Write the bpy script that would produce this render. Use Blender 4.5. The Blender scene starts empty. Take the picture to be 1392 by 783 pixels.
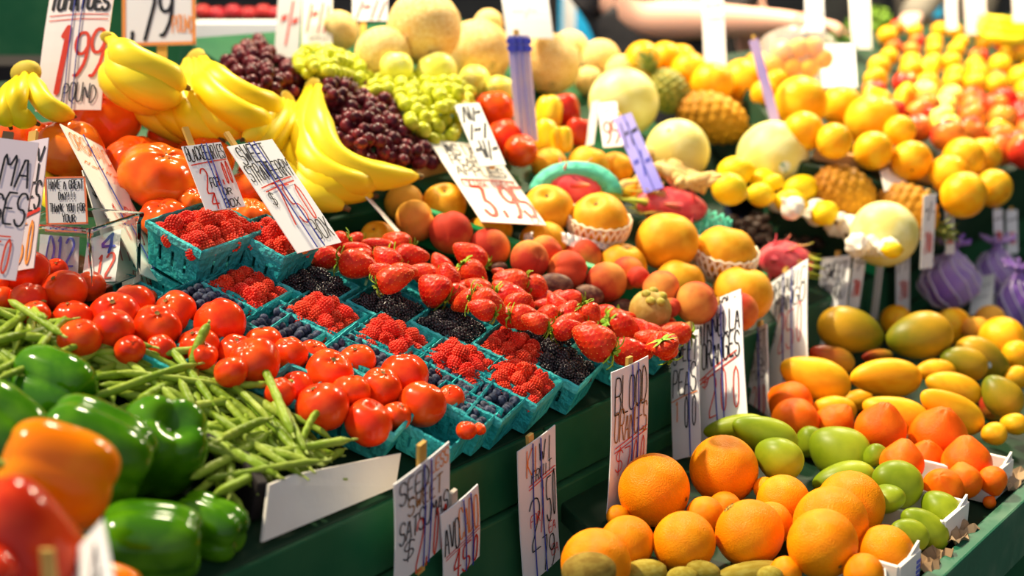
import bpy, math, random
from mathutils import Vector, Matrix, Quaternion
random.seed(7)
SC = bpy.context.scene
COL = SC.collection
pi = math.pi
# ---------------------------------------------------------------- camera model
FP = 1900.0
PT = math.radians(14.5)
CH = 1.62
CAM = Vector((0, 0, CH))
CR, CU, CF = Vector((1, 0, 0)), Vector((0, math.sin(PT), math.cos(PT))), Vector((0, math.cos(PT), -math.sin(PT)))
def ray(px, py):
    return CR * ((px - 696) / FP) + CU * (-(py - 391.5) / FP) + CF
def at(px, py, t):
    return CAM + ray(px, py) * t
YAW = math.radians(37.9)
LD = Vector((math.sin(YAW), math.cos(YAW), 0))          # along the stall, to the right and away
DD = Vector((-math.cos(YAW), math.sin(YAW), 0))         # across the stall, towards the back
ZZ = Vector((0, 0, 1))
E0 = at(700, 598, 1.75)
def mkplane(origin, slope):
    v = DD * math.cos(slope) + ZZ * math.sin(slope)
    n = LD.cross(v).normalized()
    return (origin, LD, v, n)
P1 = mkplane(E0, math.radians(20))
F0 = at(1323, 726, 1.80)
P0 = mkplane(F0, math.radians(3))
def pt(P, u, v, h=0):
    return P[0] + P[1] * u + P[2] * v + P[3] * h
def hit(P, px, py, lift=0.0):
    r = ray(px, py)
    return P[3].dot(P[0] + P[3] * lift - CAM) / P[3].dot(r)
def on(P, px, py, lift=0.0):
    return at(px, py, hit(P, px, py, lift))
def uv(P, p):
    d = p - P[0]
    return d.dot(P[1]), d.dot(P[2])

# ---------------------------------------------------------------- materials
MATS = {}
def mat(name, col, rough=.45, col2=None, scale=4.0, bump=0.0, bscale=30.0, var=0.06, spec=.5, sss=0.0, metal=0.0, coat=0.0, edge=(.42, .62), detail=3.0, trans=0.0, hue=0.006, emit=None):
    if name in MATS: return MATS[name]
    m = bpy.data.materials.new(name); m.use_nodes = True
    nt = m.node_tree; N = nt.nodes; K = nt.links
    b = N['Principled BSDF']
    b.inputs['Roughness'].default_value = rough
    b.inputs['Specular IOR Level'].default_value = spec * .36
    b.inputs['Metallic'].default_value = metal
    b.inputs['Coat Weight'].default_value = coat * .32
    b.inputs['Transmission Weight'].default_value = trans
    if sss:
        b.inputs['Subsurface Weight'].default_value = sss
        b.inputs['Subsurface Radius'].default_value = (.6, .25, .12)
        b.inputs['Subsurface Scale'].default_value = .012
    tc = N.new('ShaderNodeTexCoord'); oi = N.new('ShaderNodeObjectInfo')
    add = N.new('ShaderNodeVectorMath'); add.operation = 'ADD'
    mul = N.new('ShaderNodeVectorMath'); mul.operation = 'SCALE'; mul.inputs['Scale'].default_value = 23.0
    cmb = N.new('ShaderNodeCombineXYZ')
    K.new(oi.outputs['Random'], cmb.inputs[0]); K.new(oi.outputs['Random'], cmb.inputs[1])
    K.new(cmb.outputs[0], mul.inputs[0]); K.new(tc.outputs['Object'], add.inputs[0]); K.new(mul.outputs[0], add.inputs[1])
    nz = N.new('ShaderNodeTexNoise'); nz.inputs['Scale'].default_value = scale; nz.inputs['Detail'].default_value = detail
    K.new(add.outputs[0], nz.inputs['Vector'])
    rp = N.new('ShaderNodeValToRGB')
    c2 = col2 or tuple(min(1, c * 1.12) for c in col)
    rp.color_ramp.elements[0].position = edge[0]; rp.color_ramp.elements[1].position = edge[1]
    rp.color_ramp.elements[0].color = (*col, 1); rp.color_ramp.elements[1].color = (*c2, 1)
    K.new(nz.outputs['Fac'], rp.inputs['Fac'])
    hs = N.new('ShaderNodeHueSaturation')
    mr = N.new('ShaderNodeMapRange'); mr.inputs['To Min'].default_value = 1 - var; mr.inputs['To Max'].default_value = 1 + var
    K.new(oi.outputs['Random'], mr.inputs['Value']); K.new(mr.outputs[0], hs.inputs['Value'])
    mr2 = N.new('ShaderNodeMapRange'); mr2.inputs['To Min'].default_value = .5 - hue * .5; mr2.inputs['To Max'].default_value = .5 + hue * .5
    ml = N.new('ShaderNodeMath'); ml.operation = 'MULTIPLY'; ml.inputs[1].default_value = 7.31
    fr = N.new('ShaderNodeMath'); fr.operation = 'FRACT'
    K.new(oi.outputs['Random'], ml.inputs[0]); K.new(ml.outputs[0], fr.inputs[0]); K.new(fr.outputs[0], mr2.inputs['Value'])
    K.new(mr2.outputs[0], hs.inputs['Hue'])
    K.new(rp.outputs['Color'], hs.inputs['Color']); K.new(hs.outputs['Color'], b.inputs['Base Color'])
    if bump:
        n2 = N.new('ShaderNodeTexNoise'); n2.inputs['Scale'].default_value = bscale; n2.inputs['Detail'].default_value = 2
        K.new(tc.outputs['Object'], n2.inputs['Vector'])
        bp = N.new('ShaderNodeBump'); bp.inputs['Strength'].default_value = bump; bp.inputs['Distance'].default_value = .05
        K.new(n2.outputs['Fac'], bp.inputs['Height']); K.new(bp.outputs[0], b.inputs['Normal'])
    if emit:
        b.inputs['Emission Color'].default_value = (*emit, 1); b.inputs['Emission Strength'].default_value = 1
    MATS[name] = m
    return m
def matgrad(name, c_lo, c_hi, axis=2, lo=-.6, hi=.6, rough=.45, noise=.6, nscale=2.0, var=.06, bump=0, bscale=30, sss=0, spec=.5):
    """two skin colours of a fruit, blended along its own axis with noise"""
    if name in MATS: return MATS[name]
    m = mat(name, c_lo, rough, c_hi, nscale, bump, bscale, var, spec, sss)
    nt = m.node_tree; N = nt.nodes; K = nt.links
    tc = [n for n in N if n.type == 'TEX_COORD'][0]; nz = [n for n in N if n.type == 'TEX_NOISE' and abs(n.inputs['Scale'].default_value - nscale) < 1e-4][0]
    rp = [n for n in N if n.type == 'VALTORGB'][0]
    sx = N.new('ShaderNodeSeparateXYZ'); K.new(tc.outputs['Object'], sx.inputs[0])
    ad = N.new('ShaderNodeMath'); ad.operation = 'MULTIPLY_ADD'; ad.inputs[1].default_value = noise * 2
    K.new(nz.outputs['Fac'], ad.inputs[0]); K.new(sx.outputs[axis], ad.inputs[2])
    mr = N.new('ShaderNodeMapRange'); mr.inputs['From Min'].default_value = lo + noise; mr.inputs['From Max'].default_value = hi + noise
    K.new(ad.outputs[0], mr.inputs['Value'])
    rp.color_ramp.elements[0].position = 0; rp.color_ramp.elements[1].position = 1
    K.new(mr.outputs[0], rp.inputs['Fac'])
    return m

# ---------------------------------------------------------------- mesh helpers
class MB:
    def __init__(s): s.v = []; s.f = []
    def add(s, vs, fs):
        o = len(s.v); s.v += [tuple(v) for v in vs]; s.f += [tuple(i + o for i in f) for f in fs]; return s
    def mesh(s, name, m, smooth=True):
        me = bpy.data.meshes.new(name); me.from_pydata(s.v, [], s.f); me.update()
        me.materials.append(m)
        if smooth: me.polygons.foreach_set('use_smooth', [True] * len(me.polygons))
        return me
def grid_sphere(f, nu=32, nv=18):
    """f(theta, phi) -> (x, y, z); theta 0 at the top pole"""
    vs = [f(0.0, 0.0)]
    for i in range(1, nv):
        th = pi * i / nv
        for j in range(nu): vs.append(f(th, 2 * pi * j / nu))
    vs.append(f(pi, 0.0))
    fs = []
    for j in range(nu): fs.append((0, 1 + j, 1 + (j + 1) % nu))
    for i in range(nv - 2):
        a = 1 + i * nu; b = a + nu
        for j in range(nu): fs.append((a + j, b + j, b + (j + 1) % nu, a + (j + 1) % nu))
    a = 1 + (nv - 2) * nu; l = len(vs) - 1
    for j in range(nu): fs.append((a + j, l, a + (j + 1) % nu))
    return vs, fs
def blob(name, m, f, nu=32, nv=18): return MB().add(*grid_sphere(f, nu, nv)).mesh(name, m)
def sph(th, ph, r=1.0, sx=1, sy=1, sz=1): return (r * sx * math.sin(th) * math.cos(ph), r * sy * math.sin(th) * math.sin(ph), r * sz * math.cos(th))
def catmull(P, n):
    P = [Vector(p) for p in P]; Q = [P[0] * 2 - P[1]] + P + [P[-1] * 2 - P[-2]]; out = []
    for k in range(n + 1):
        x = k / n * (len(P) - 1); i = min(int(x), len(P) - 2); t = x - i
        a, b, c, d = Q[i], Q[i + 1], Q[i + 2], Q[i + 3]
        out.append(.5 * ((2 * b) + (c - a) * t + (2 * a - 5 * b + 4 * c - d) * t * t + (3 * b - a - 3 * c + d) * t ** 3))
    return out
def tube(pts, rad, ns=10, lob=0.0, cap=True, flat=1.0):
    """closed tube along 3-D points; rad(s) for s in 0..1"""
    n = len(pts); vs = []; fs = []; ref = None
    for i, p in enumerate(pts):
        d = (pts[min(i + 1, n - 1)] - pts[max(i - 1, 0)])
        d = d.normalized() if d.length > 1e-9 else Vector((0, 0, 1))
        if ref is None:
            ref = d.orthogonal().normalized()
        ref = (ref - d * ref.dot(d)).normalized(); b = d.cross(ref)
        r = rad(i / (n - 1))
        for k in range(ns):
            a = 2 * pi * k / ns; rr = r * (1 + lob * math.cos(5 * a))
            vs.append(p + ref * (math.cos(a) * rr) + b * (math.sin(a) * rr * flat))
    for i in range(n - 1):
        for k in range(ns): fs.append((i * ns + k, i * ns + (k + 1) % ns, (i + 1) * ns + (k + 1) % ns, (i + 1) * ns + k))
    if cap: fs.append(tuple(reversed(range(ns)))); fs.append(tuple((n - 1) * ns + k for k in range(ns)))
    return vs, fs
def box(c, hx, hy, hz, X=Vector((1, 0, 0)), Y=Vector((0, 1, 0)), Z=ZZ):
    vs = [c + X * (a * hx) + Y * (b * hy) + Z * (d * hz) for a in (-1, 1) for b in (-1, 1) for d in (-1, 1)]
    return vs, [(0, 1, 3, 2), (4, 6, 7, 5), (0, 4, 5, 1), (2, 3, 7, 6), (0, 2, 6, 4), (1, 5, 7, 3)]
def hexa(p):
    """8 corners: 4 of the bottom, then the 4 above them"""
    return p, [(3, 2, 1, 0), (4, 5, 6, 7), (0, 1, 5, 4), (1, 2, 6, 5), (2, 3, 7, 6), (3, 0, 4, 7)]

# ---------------------------------------------------------------- objects
LABELS = {}
def link(name, me, parent=None, M=None):
    o = bpy.data.objects.new(name, me); COL.objects.link(o)
    if parent is not None: o.parent = parent
    if M is not None: o.matrix_local = M
    return o
def tag(o, label, cat, group=None, kind=None):
    o['label'] = label; o['category'] = cat
    if group: o['group'] = group
    if kind: o['kind'] = kind
    LABELS.setdefault(label, []).append(group)
    return o
def empty(name, loc=(0, 0, 0)):
    o = bpy.data.objects.new(name, None); COL.objects.link(o); o.location = loc; o.empty_display_size = .02
    return o
def bevel(o, w, seg=2):
    b = o.modifiers.new('bevel', 'BEVEL'); b.width = w; b.segments = seg; b.limit_method = 'ANGLE'
    return o
def rot_to(d, twist=0.0):
    return d.to_track_quat('Z', 'Y').to_matrix().to_4x4() @ Matrix.Rotation(twist, 4, 'Z')
def img_dir(ang, depth=0.0):
    a = math.radians(ang)
    return (CR * math.cos(a) - CU * math.sin(a) + CF * depth).normalized()

KIND = {}     # kind -> (object name, mesh list, [(part name, mesh)], unit half sizes)
def spawn(kind, M, label, cat, group=None, name=None):
    k = KIND[kind]
    o = link(name or k['name'], random.choice(k['mesh']) if isinstance(k['mesh'], list) else k['mesh'], None, M)
    tag(o, label, cat, group)
    for pn, pm in k.get('parts', []): link(pn, pm, o)
    return o

# ---------------------------------------------------------------- piles: everything round is settled before it is made
ITEMS = []
ORD = ['', 'second ', 'third ', 'fourth ', 'fifth ', 'sixth ', 'seventh ', 'eighth ', 'ninth ', 'tenth ', 'eleventh ', 'twelfth ']
def row(kind, P, lst, desc, where, lift=0.0, cat=None, px=None, group=None, zone='a', fit=None, name=None, tilt=None):
    """lst: (cx, cy, rx, ry, angle); px: tile (x0, y0, scale)"""
    L = []
    for q in lst:
        q = tuple(q) + (0,) * (5 - len(q)) if len(q) >= 4 else (q[0], q[1], q[2], q[2] * KIND[kind].get('asp', 1.0), 0)
        if px: q = (px[0] + q[0] / px[2], px[1] + q[1] / px[2], q[2] / px[2], q[3] / px[2], q[4])
        L.append(q)
    L.sort(key=lambda q: q[0])
    for i, q in enumerate(L):
        n = len(L)
        if group: lab = f'{desc} {where}'
        elif n == 1: lab = f'{desc} {where}'
        elif i == 0: lab = f'{desc}, leftmost {where}'
        elif i == n - 1: lab = f'{desc}, rightmost {where}'
        else: lab = f'{desc}, {ORD[i]}from the left {where}'
        ITEMS.append(dict(kind=kind, P=P, q=q, lift=lift, label=lab, cat=cat or KIND[kind]['cat'], group=group, zone=zone, name=name, tilt=tilt))
def topy(lst, k=.85):
    """(cx, top, rx) -> centre form"""
    return [(x, y + r * k, r, r * k, 0) for x, y, r in lst]
def settle():
    for it in ITEMS:
        x, y, rx, ry, a = it['q']
        rp = min(math.sqrt(rx * ry), min(rx, ry) * 1.25)
        it['rp'] = rp; P = it['P']; r = ray(x, y)
        it['t'] = it['tmax'] = P[3].dot(P[0] + P[3] * it['lift'] - CAM) / (P[3].dot(r) - .92 * min(rx, ry) / FP)
        it['r'] = r
    byz = {}
    for it in ITEMS: byz.setdefault(it['zone'], []).append(it)
    for z, L in byz.items():
        L.sort(key=lambda i: -i['q'][1])
        for n in range(60):
            moved = False
            for i in range(len(L)):
                A = L[i]
                for j in range(i + 1, len(L)):
                    B = L[j]
                    dx = A['q'][0] - B['q'][0]; dy = A['q'][1] - B['q'][1]
                    if dx * dx + dy * dy > (A['rp'] + B['rp']) ** 2: continue
                    ra = A['rp'] * A['t'] / FP; rb = B['rp'] * B['t'] / FP
                    d = (A['r'] * A['t'] - B['r'] * B['t']).length
                    if d < .96 * (ra + rb):
                        near, far = (A, B)           # lower in the frame lies in front
                        g = (.96 * (ra + rb) - d)
                        near['t'] -= min(.004, g * .6 + .0004)
                        if far['t'] < far['tmax']: far['t'] = min(far['tmax'], far['t'] + min(.004, g * .5))
                        moved = True
            if not moved: break
    for it in ITEMS:
        k = KIND[it['kind']]; x, y, rx, ry, a = it['q']; t = it['t']; c = CAM + it['r'] * t
        s = t / FP
        if k['mode'] == 'axis':        # long fruit: its length lies along the angle in the frame
            d = img_dir(a, random.uniform(-.25, .25)); M = Matrix.Translation(c) @ rot_to(d, random.uniform(0, 6.28) if k.get('spin', 1) else 0) @ Matrix.Diagonal((ry * s, ry * s, rx * s, 1))
        elif k['mode'] == 'up':        # stem end up, leaning a little
            tl = it['tilt'] or Vector((random.uniform(-.5, .5), random.uniform(-.75, .25), 1))
            d = tl.normalized(); M = Matrix.Translation(c) @ rot_to(d, random.uniform(0, 6.28)) @ Matrix.Diagonal((rx * s, rx * s, rx * s, 1))
        else:
            d = Vector((random.gauss(0, 1), random.gauss(0, 1), random.gauss(0, 1))).normalized()
            M = Matrix.Translation(c) @ rot_to(d, random.uniform(0, 6.28)) @ Matrix.Diagonal((rx * s, rx * s, rx * s, 1))
        it['obj'] = spawn(it['kind'], M, it['label'], it['cat'], it['group'], it['name'])
def find(label_part, n=0):
    return [i for i in ITEMS if label_part in i['label']][n]
def cap(name, obj, ang_px, size, m, lift=1.012, asp=.75):
    """a sticker: a round patch of skin facing the given frame offset (dx, dy in radii)"""
    dx, dy = ang_px
    d = (CR * dx - CU * dy - CF * math.sqrt(max(.05, 1 - dx * dx - dy * dy))).normalized()
    R = obj.matrix_world.to_3x3() if False else obj.matrix_local.to_3x3()
    dl = (R.inverted() @ d).normalized()
    me0 = obj.data
    best = max(me0.vertices, key=lambda v: v.co.normalized().dot(dl)); rr = best.co.length * lift
    X = dl.orthogonal().normalized(); Y = dl.cross(X); vs = [dl * rr]; fs = []
    nr, ns = 3, 18
    for i in range(1, nr + 1):
        for k in range(ns):
            a = 2 * pi * k / ns; s = size * i / nr
            vs.append((dl + X * math.tan(s) * math.cos(a) + Y * math.tan(s) * asp * math.sin(a)).normalized() * rr)
    for k in range(ns): fs.append((0, 1 + k, 1 + (k + 1) % ns))
    for i in range(nr - 1):
        for k in range(ns): fs.append((1 + i * ns + k, 1 + (i + 1) * ns + k, 1 + (i + 1) * ns + (k + 1) % ns, 1 + i * ns + (k + 1) % ns))
    return link(name, MB().add(vs, fs).mesh(name, m), obj)
# ---------------------------------------------------------------- skins
M_tom = mat('tomato_skin', (.78, .040, .004), .2, (.88, .085, .008), 1.2, var=.1, coat=.3, sss=.05)
M_beef = mat('beefsteak_skin', (.86, .075, .006), .16, (.93, .17, .012), 1.0, var=.08, coat=.5, sss=.05)
M_scar = mat('stem_scar', (.22, .13, .03), .8, (.1, .07, .02), 6)
M_orange = mat('orange_peel', (.90, .25, .001), .4, (.94, .31, .002), 1.4, bump=.25, bscale=26, var=.07)
M_minn = mat('minneola_peel', (.88, .13, .001), .38, (.90, .18, .003), 1.4, bump=.22, bscale=26, var=.06)
M_yor = mat('yellow_orange_peel', (.95, .40, .005), .3, (.95, .55, .02), 1.3, bump=.12, bscale=20, var=.06, sss=.04)
M_gmango = matgrad('green_mango_skin', (.17, .24, .006), (.40, .46, .02), 2, -.7, .7, .38, .5, 2.2)
M_gmango2 = matgrad('turning_mango_skin', (.13, .15, .006), (.58, .30, .012), 2, -.9, .9, .38, .6, 1.6)
M_ymango = mat('yellow_mango_skin', (.80, .35, .006), .42, (.88, .46, .012), 1.5)
M_rmango = matgrad('red_mango_skin', (.42, .04, .012), (.5, .32, .03), 2, -.8, .8, .35, .6, 1.6)
M_peach = matgrad('peach_skin', (.84, .33, .06), (.52, .05, .022), 0, -1.1, .3, .6, .8, 1.5, var=.08, spec=.25)
M_ypeach = matgrad('yellow_peach_skin', (.88, .44, .05), (.78, .18, .04), 0, -.1, 1.3, .6, .6, 1.5, spec=.25)
M_apear = mat('asian_pear_skin', (.80, .33, .008), .5, (.88, .43, .02), 2.2, bump=.05, bscale=40, var=.06)
M_passion = mat('passion_fruit_skin', (.09, .03, .025), .5, (.2, .1, .06), 2.5)
M_feijoa = mat('olive_fruit_skin', (.4, .26, .05), .55, (.5, .36, .09), 2.5)
M_nub = mat('olive_nub', (.42, .34, .04), .5, (.3, .25, .03), 3)
M_kiwi = mat('kiwi_fuzz', (.26, .16, .03), .85, (.36, .25, .05), 3, bump=.3, bscale=60, spec=.2)
M_kiwig = mat('kiwi_fuzz_green', (.34, .25, .03), .85, (.42, .34, .06), 3, bump=.3, bscale=60, spec=.2)
M_gpep = mat('green_pepper_skin', (.032, .135, .002), .12, (.075, .23, .004), 1.2, var=.08, coat=.6)
M_opep = mat('orange_pepper_skin', (.93, .20, .001), .16, (.95, .27, .002), 1.1, coat=.5)
M_rpep = mat('red_pepper_skin', (.55, .018, .008), .14, (.7, .05, .012), 1.1, coat=.6)
M_ypep = mat('yellow_pepper_skin', (.95, .55, .01), .2, (.95, .68, .03), 1.1, coat=.5, var=.08)
M_stem = mat('green_stem', (.16, .27, .03), .5, (.28, .38, .07), 3)
M_rasp = mat('raspberry_flesh', (.72, .032, .012), .45, (.84, .08, .035), 2, var=.14)
M_blackb = mat('blackberry_flesh', (.010, .010, .013), .2, (.03, .016, .02), 3, var=.3, spec=1.6)
M_blueb = mat('blueberry_skin', (.022, .028, .055), .5, (.075, .09, .14), 1.6, var=.35, spec=.35)
M_straw = mat('strawberry_flesh', (.56, .018, .006), .36, (.70, .048, .010), 1.5, var=.08, coat=.1)
M_leaf = mat('calyx_leaf', (.17, .34, .02), .5, (.34, .52, .06), 3, var=.15)
M_lemon = mat('lemon_peel', (.93, .60, .008), .35, (.95, .70, .02), 1.5, bump=.15, bscale=24, var=.05)
M_honey = mat('honeydew_rind', (.82, .72, .20), .42, (.9, .84, .36), 1.6, var=.04, sss=.03)
M_cant = mat('cantaloupe_rind', (.80, .50, .14), .6, (.90, .66, .28), 14, bump=.25, bscale=22, var=.06, edge=(.45, .55))
M_pine = matgrad('pineapple_rind', (.30, .11, .010), (.74, .36, .025), 2, -1.0, .9, .5, 1.0, 9, spec=.3)
M_pineg = mat('green_pineapple_rind', (.17, .19, .03), .5, (.42, .34, .05), 6)
M_pleaf = mat('pineapple_leaf', (.16, .22, .05), .5, (.34, .36, .10), 3)
M_garlic = mat('garlic_skin', (.85, .78, .62), .55, (.92, .88, .78), 3, var=.05)
M_ginger = mat('ginger_skin', (.68, .45, .13), .6, (.78, .58, .24), 4, bump=.2, bscale=12)
M_ban = mat('banana_peel', (.93, .66, .008), .36, (.95, .76, .03), 1.0, var=.03, hue=.01)
M_bant = mat('banana_tip', (.10, .06, .02), .7, (.2, .13, .04), 3)
M_bancr = mat('banana_crown', (.42, .28, .03), .6, (.62, .46, .05), 3)
M_rgrape = mat('red_grape_skin', (.05, .006, .012), .3, (.17, .018, .025), 1.2, var=.35, sss=.05)
M_ggrape = mat('green_grape_skin', (.52, .55, .02), .25, (.66, .68, .06), 1.2, var=.1, sss=.08)
M_dragon = mat('dragon_fruit_skin', (.80, .07, .10), .42, (.88, .16, .17), 2)
M_dscale = matgrad('dragon_fruit_scale', (.82, .10, .12), (.5, .58, .06), 2, -.2, 1.0, .45, .3, 2)
M_foamg = mat('green_foam_net', (.10, .62, .42), .6, (.16, .70, .5), 3)
M_foamw = mat('white_foam_net', (.9, .72, .46), .65, (.93, .8, .58), 3)
M_bean = mat('green_bean_skin', (.20, .31, .02), .4, (.37, .47, .06), 1.6, var=.16, bump=.12, bscale=8)
M_beantip = mat('bean_tip', (.4, .5, .12), .5, (.3, .38, .07), 3)
M_plum = mat('dark_plum_skin', (.06, .012, .02), .35, (.14, .02, .03), 2)
M_apple = matgrad('red_apple_skin', (.85, .50, .05), (.62, .025, .015), 0, -1.9, .3, .25, .8, 1.6)
M_yapple = mat('yellow_apple_skin', (.88, .80, .10), .3, (.93, .86, .25), 1.3, var=.05)
M_sticker = mat('fruit_sticker', (.8, .8, .78), .4, (.85, .85, .82), 3, var=.02)
M_stickd = mat('dark_fruit_sticker', (.03, .03, .02), .4, (.55, .35, .05), 14, edge=(.48, .52))
M_stickp = mat('printed_fruit_sticker', (.75, .8, .78), .4, (.1, .35, .3), 9, edge=(.52, .6))

# ---------------------------------------------------------------- fruit meshes, one unit in radius
def scar_disc(name, m, z, r, rays=0, dome=.02):
    mb = MB(); n = 20; vs = [(0, 0, z)]; 
    for k in range(n):
        a = 2 * pi * k / n; rr = r * (1 if not rays else (.55 + .45 * abs(math.cos(rays * a / 2))))
        vs.append((rr * math.cos(a), rr * math.sin(a), z + dome))
    return mb.add(vs, [(0, 1 + k, 1 + (k + 1) % n) for k in range(n)]).mesh(name, m)
def tom(lob, nl, sz, dim, seed):
    rnd = random.Random(seed); ph0 = rnd.uniform(0, 6); k2 = rnd.uniform(-.05, .05); pt_ = rnd.uniform(0, .05)
    def f(th, ph):
        r = 1 + lob * math.cos(nl * ph + ph0) * math.sin(th) ** .7 * (1.2 if th < 1.6 else .6) + k2 * math.cos(2 * ph)
        x, y, z = sph(th, ph, r, 1, 1, 1)
        z = z * sz - dim * math.exp(-(th / .32) ** 2) * (1 + .3 * math.cos(5 * ph) * (th > 0))
        z -= pt_ * math.exp(-((pi - th) / .5) ** 2)
        return (x, y, z)
    return f
tm = [blob('tomato', M_tom, tom(.012 + .02 * (i % 3 == 0), 5, .86 + .03 * i, .12, i), 36, 22) for i in range(4)]
KIND['tomato'] = dict(name='tomato', mesh=tm, cat='tomato', mode='up', asp=.86, parts=[('stem_scar', scar_disc('stem_scar', M_scar, .80, .11, 0, .035))])
bm_ = [blob('beefsteak_tomato', M_beef, tom(.026, 6 + i, .74, .12, 10 + i), 56, 26) for i in range(3)]
KIND['beefsteak'] = dict(name='beefsteak_tomato', mesh=bm_, cat='tomato', mode='up', asp=.74, parts=[('stem_scar', scar_disc('stem_scar', M_scar, .60, .13, 5, .03))])
def orng(th, ph):
    x, y, z = sph(th, ph, 1 - .05 * math.exp(-(th / .22) ** 2) + .03 * math.exp(-((pi - th) / .18) ** 2), 1, 1, .97)
    return (x, y, z)
om = blob('orange', M_orange, orng, 36, 24)
osc = scar_disc('stem_scar', M_scar, .935, .07, 5, .015)
KIND['orange'] = dict(name='orange', mesh=om, cat='orange', mode='any', parts=[('stem_scar', osc)])
KIND['yorange'] = dict(name='orange', mesh=blob('far_orange', M_yor, orng, 28, 18), cat='orange', mode='any', parts=[('stem_scar', osc)])
def minn(th, ph):
    r = 1 + .24 * math.exp(-(th / .42) ** 2) * (1 + .1 * math.cos(5 * ph)) - .04 * math.exp(-(th / .1) ** 2)
    return sph(th, ph, r, 1, 1, .93)
KIND['minneola'] = dict(name='minneola_orange', mesh=blob('minneola_orange', M_minn, minn, 36, 24), cat='orange', mode='any', parts=[('stem_scar', scar_disc('stem_scar', M_scar, 1.12, .06, 5, .01))])
KIND['minneola_up'] = dict(KIND['minneola'], mode='up')
def mango(th, ph):
    r = math.sin(th) * (1 + .16 * math.cos(th)) ; x = r * math.cos(ph); y = r * math.sin(ph) * .9
    z = math.cos(th); x += .16 * (z * z) * (1 if z < 0 else -.3) - .05
    return (x, y, z)
for nm, mm in (('green_mango', M_gmango), ('turning_mango', M_gmango2), ('yellow_mango', M_ymango), ('red_mango', M_rmango)):
    KIND[nm] = dict(name='mango', mesh=blob(nm, mm, mango, 32, 22), cat='mango', mode='axis', parts=[('stem_scar', scar_disc('stem_scar', M_scar, .985, .07, 0, .005))])
KIND['green_mango_r'] = dict(KIND['green_mango'], mode='axis')
def peach(th, ph):
    d = math.atan2(math.sin(ph), math.cos(ph)); r = 1 - .085 * math.exp(-(d / .22) ** 2) * math.sin(th) ** .5
    x, y, z = sph(th, ph, r, 1, 1, .93); z -= .16 * math.exp(-(th / .3) ** 2); z -= .05 * math.exp(-((pi - th) / .2) ** 2)
    return (x, y, z)
KIND['peach'] = dict(name='peach', mesh=blob('peach', M_peach, peach, 40, 22), cat='peach', mode='any')
KIND['ypeach'] = dict(name='peach', mesh=blob('yellow_peach', M_ypeach, peach, 40, 22), cat='peach', mode='any')
def apear(th, ph):
    x, y, z = sph(th, ph, 1 + .02 * math.cos(3 * ph) * math.sin(th), 1, 1, .92); z -= .2 * math.exp(-(th / .26) ** 2)
    return (x, y, z)
KIND['apear'] = dict(name='asian_pear', mesh=blob('asian_pear', M_apear, apear, 36, 24), cat='pear', mode='up', asp=.94, parts=[('stem_scar', scar_disc('stem_scar', M_scar, .74, .07, 0, .02))])
def apl(th, ph):
    x, y, z = sph(th, ph, 1 + .03 * math.cos(5 * ph) * (th / pi), 1, 1, .92); k = 1 - .1 * (1 - math.cos(th)) / 2
    z -= .22 * math.exp(-(th / .28) ** 2); z += .12 * math.exp(-((pi - th) / .25) ** 2)
    return (x * k, y * k, z)
stick_up = MB().add(*tube([Vector((0, 0, .62)), Vector((.02, 0, .8)), Vector((.07, 0, .98))], lambda s: .035, 6)).mesh('stem', M_scar)
KIND['apple'] = dict(name='apple', mesh=blob('apple', M_apple, apl, 28, 18), cat='apple', mode='up', asp=.94, parts=[('stem', stick_up)])
KIND['yapple'] = dict(name='apple', mesh=blob('yellow_apple', M_yapple, apl, 28, 18), cat='apple', mode='up', asp=.94, parts=[('stem', stick_up)])
def ell(th, ph): return sph(th, ph)
KIND['passion'] = dict(name='passion_fruit', mesh=blob('passion_fruit', M_passion, ell, 28, 18), cat='fruit', mode='axis', parts=[('stem_scar', scar_disc('stem_scar', M_nub, .99, .12, 5, .01))])
KIND['kiwi'] = dict(name='kiwi_fruit', mesh=blob('kiwi_fruit', M_kiwi, lambda t, p: sph(t, p, 1 - .05 * math.exp(-(t / .2) ** 2)), 28, 18), cat='kiwi', mode='axis', parts=[('stem_scar', scar_disc('stem_scar', M_scar, .955, .09, 5, .01))])
KIND['kiwig'] = dict(name='kiwi_fruit', mesh=blob('green_kiwi_fruit', M_kiwig, lambda t, p: sph(t, p, 1 - .05 * math.exp(-(t / .2) ** 2)), 28, 18), cat='kiwi', mode='axis', parts=KIND['kiwi']['parts'])
KIND['plum'] = dict(name='plum', mesh=blob('plum', M_plum, peach, 28, 18), cat='plum', mode='any')
# bell peppers: lobed block, hollow shoulders, stem
def pep(k, seed, ln=1.0, am_=.2):
    rnd = random.Random(seed); a0 = rnd.uniform(0, 6); am = [rnd.uniform(-.1, .1) for _ in range(k)]
    def f(th, ph):
        lob = abs(math.cos(k * (ph + a0) / 2)); w = am[int(((ph + a0) / (2 * pi / k) + .5)) % k]
        c, s = math.cos(th), math.sin(th)
        rho = s ** .62 * (1 - am_ + am_ * lob ** .8 + w * lob)
        rho *= 1 - .14 * (1 - c) / 2
        z = ln * math.copysign(abs(c) ** .75, c)
        if c > 0: z -= .42 * math.exp(-(rho / .36) ** 2) ; z += .05 * lob * s
        else: z += .30 * math.exp(-(rho / .34) ** 2) - .07 * lob * s
        return (rho * math.cos(ph), rho * math.sin(ph), z)
    return f
def pep_stem(ln):
    mb = MB(); mb.add(*tube(catmull([(0, 0, ln - .46), (0, .02, ln - .2), (.05, .05, ln + .06), (.14, .06, ln + .2)], 8), lambda s: .085 + .05 * (1 - s) ** 4 + .02 * (s > .9), 10))
    mb.add(*grid_sphere(lambda t, p: sph(t, p, .2 * (1 + .12 * math.cos(6 * p)), 1, 1, .28), 24, 6)); mb.v = [(x, y, z + (ln - .42 if i >= 90 else 0)) for i, (x, y, z) in enumerate(mb.v)]
    return mb.mesh('stem', M_stem)
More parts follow.
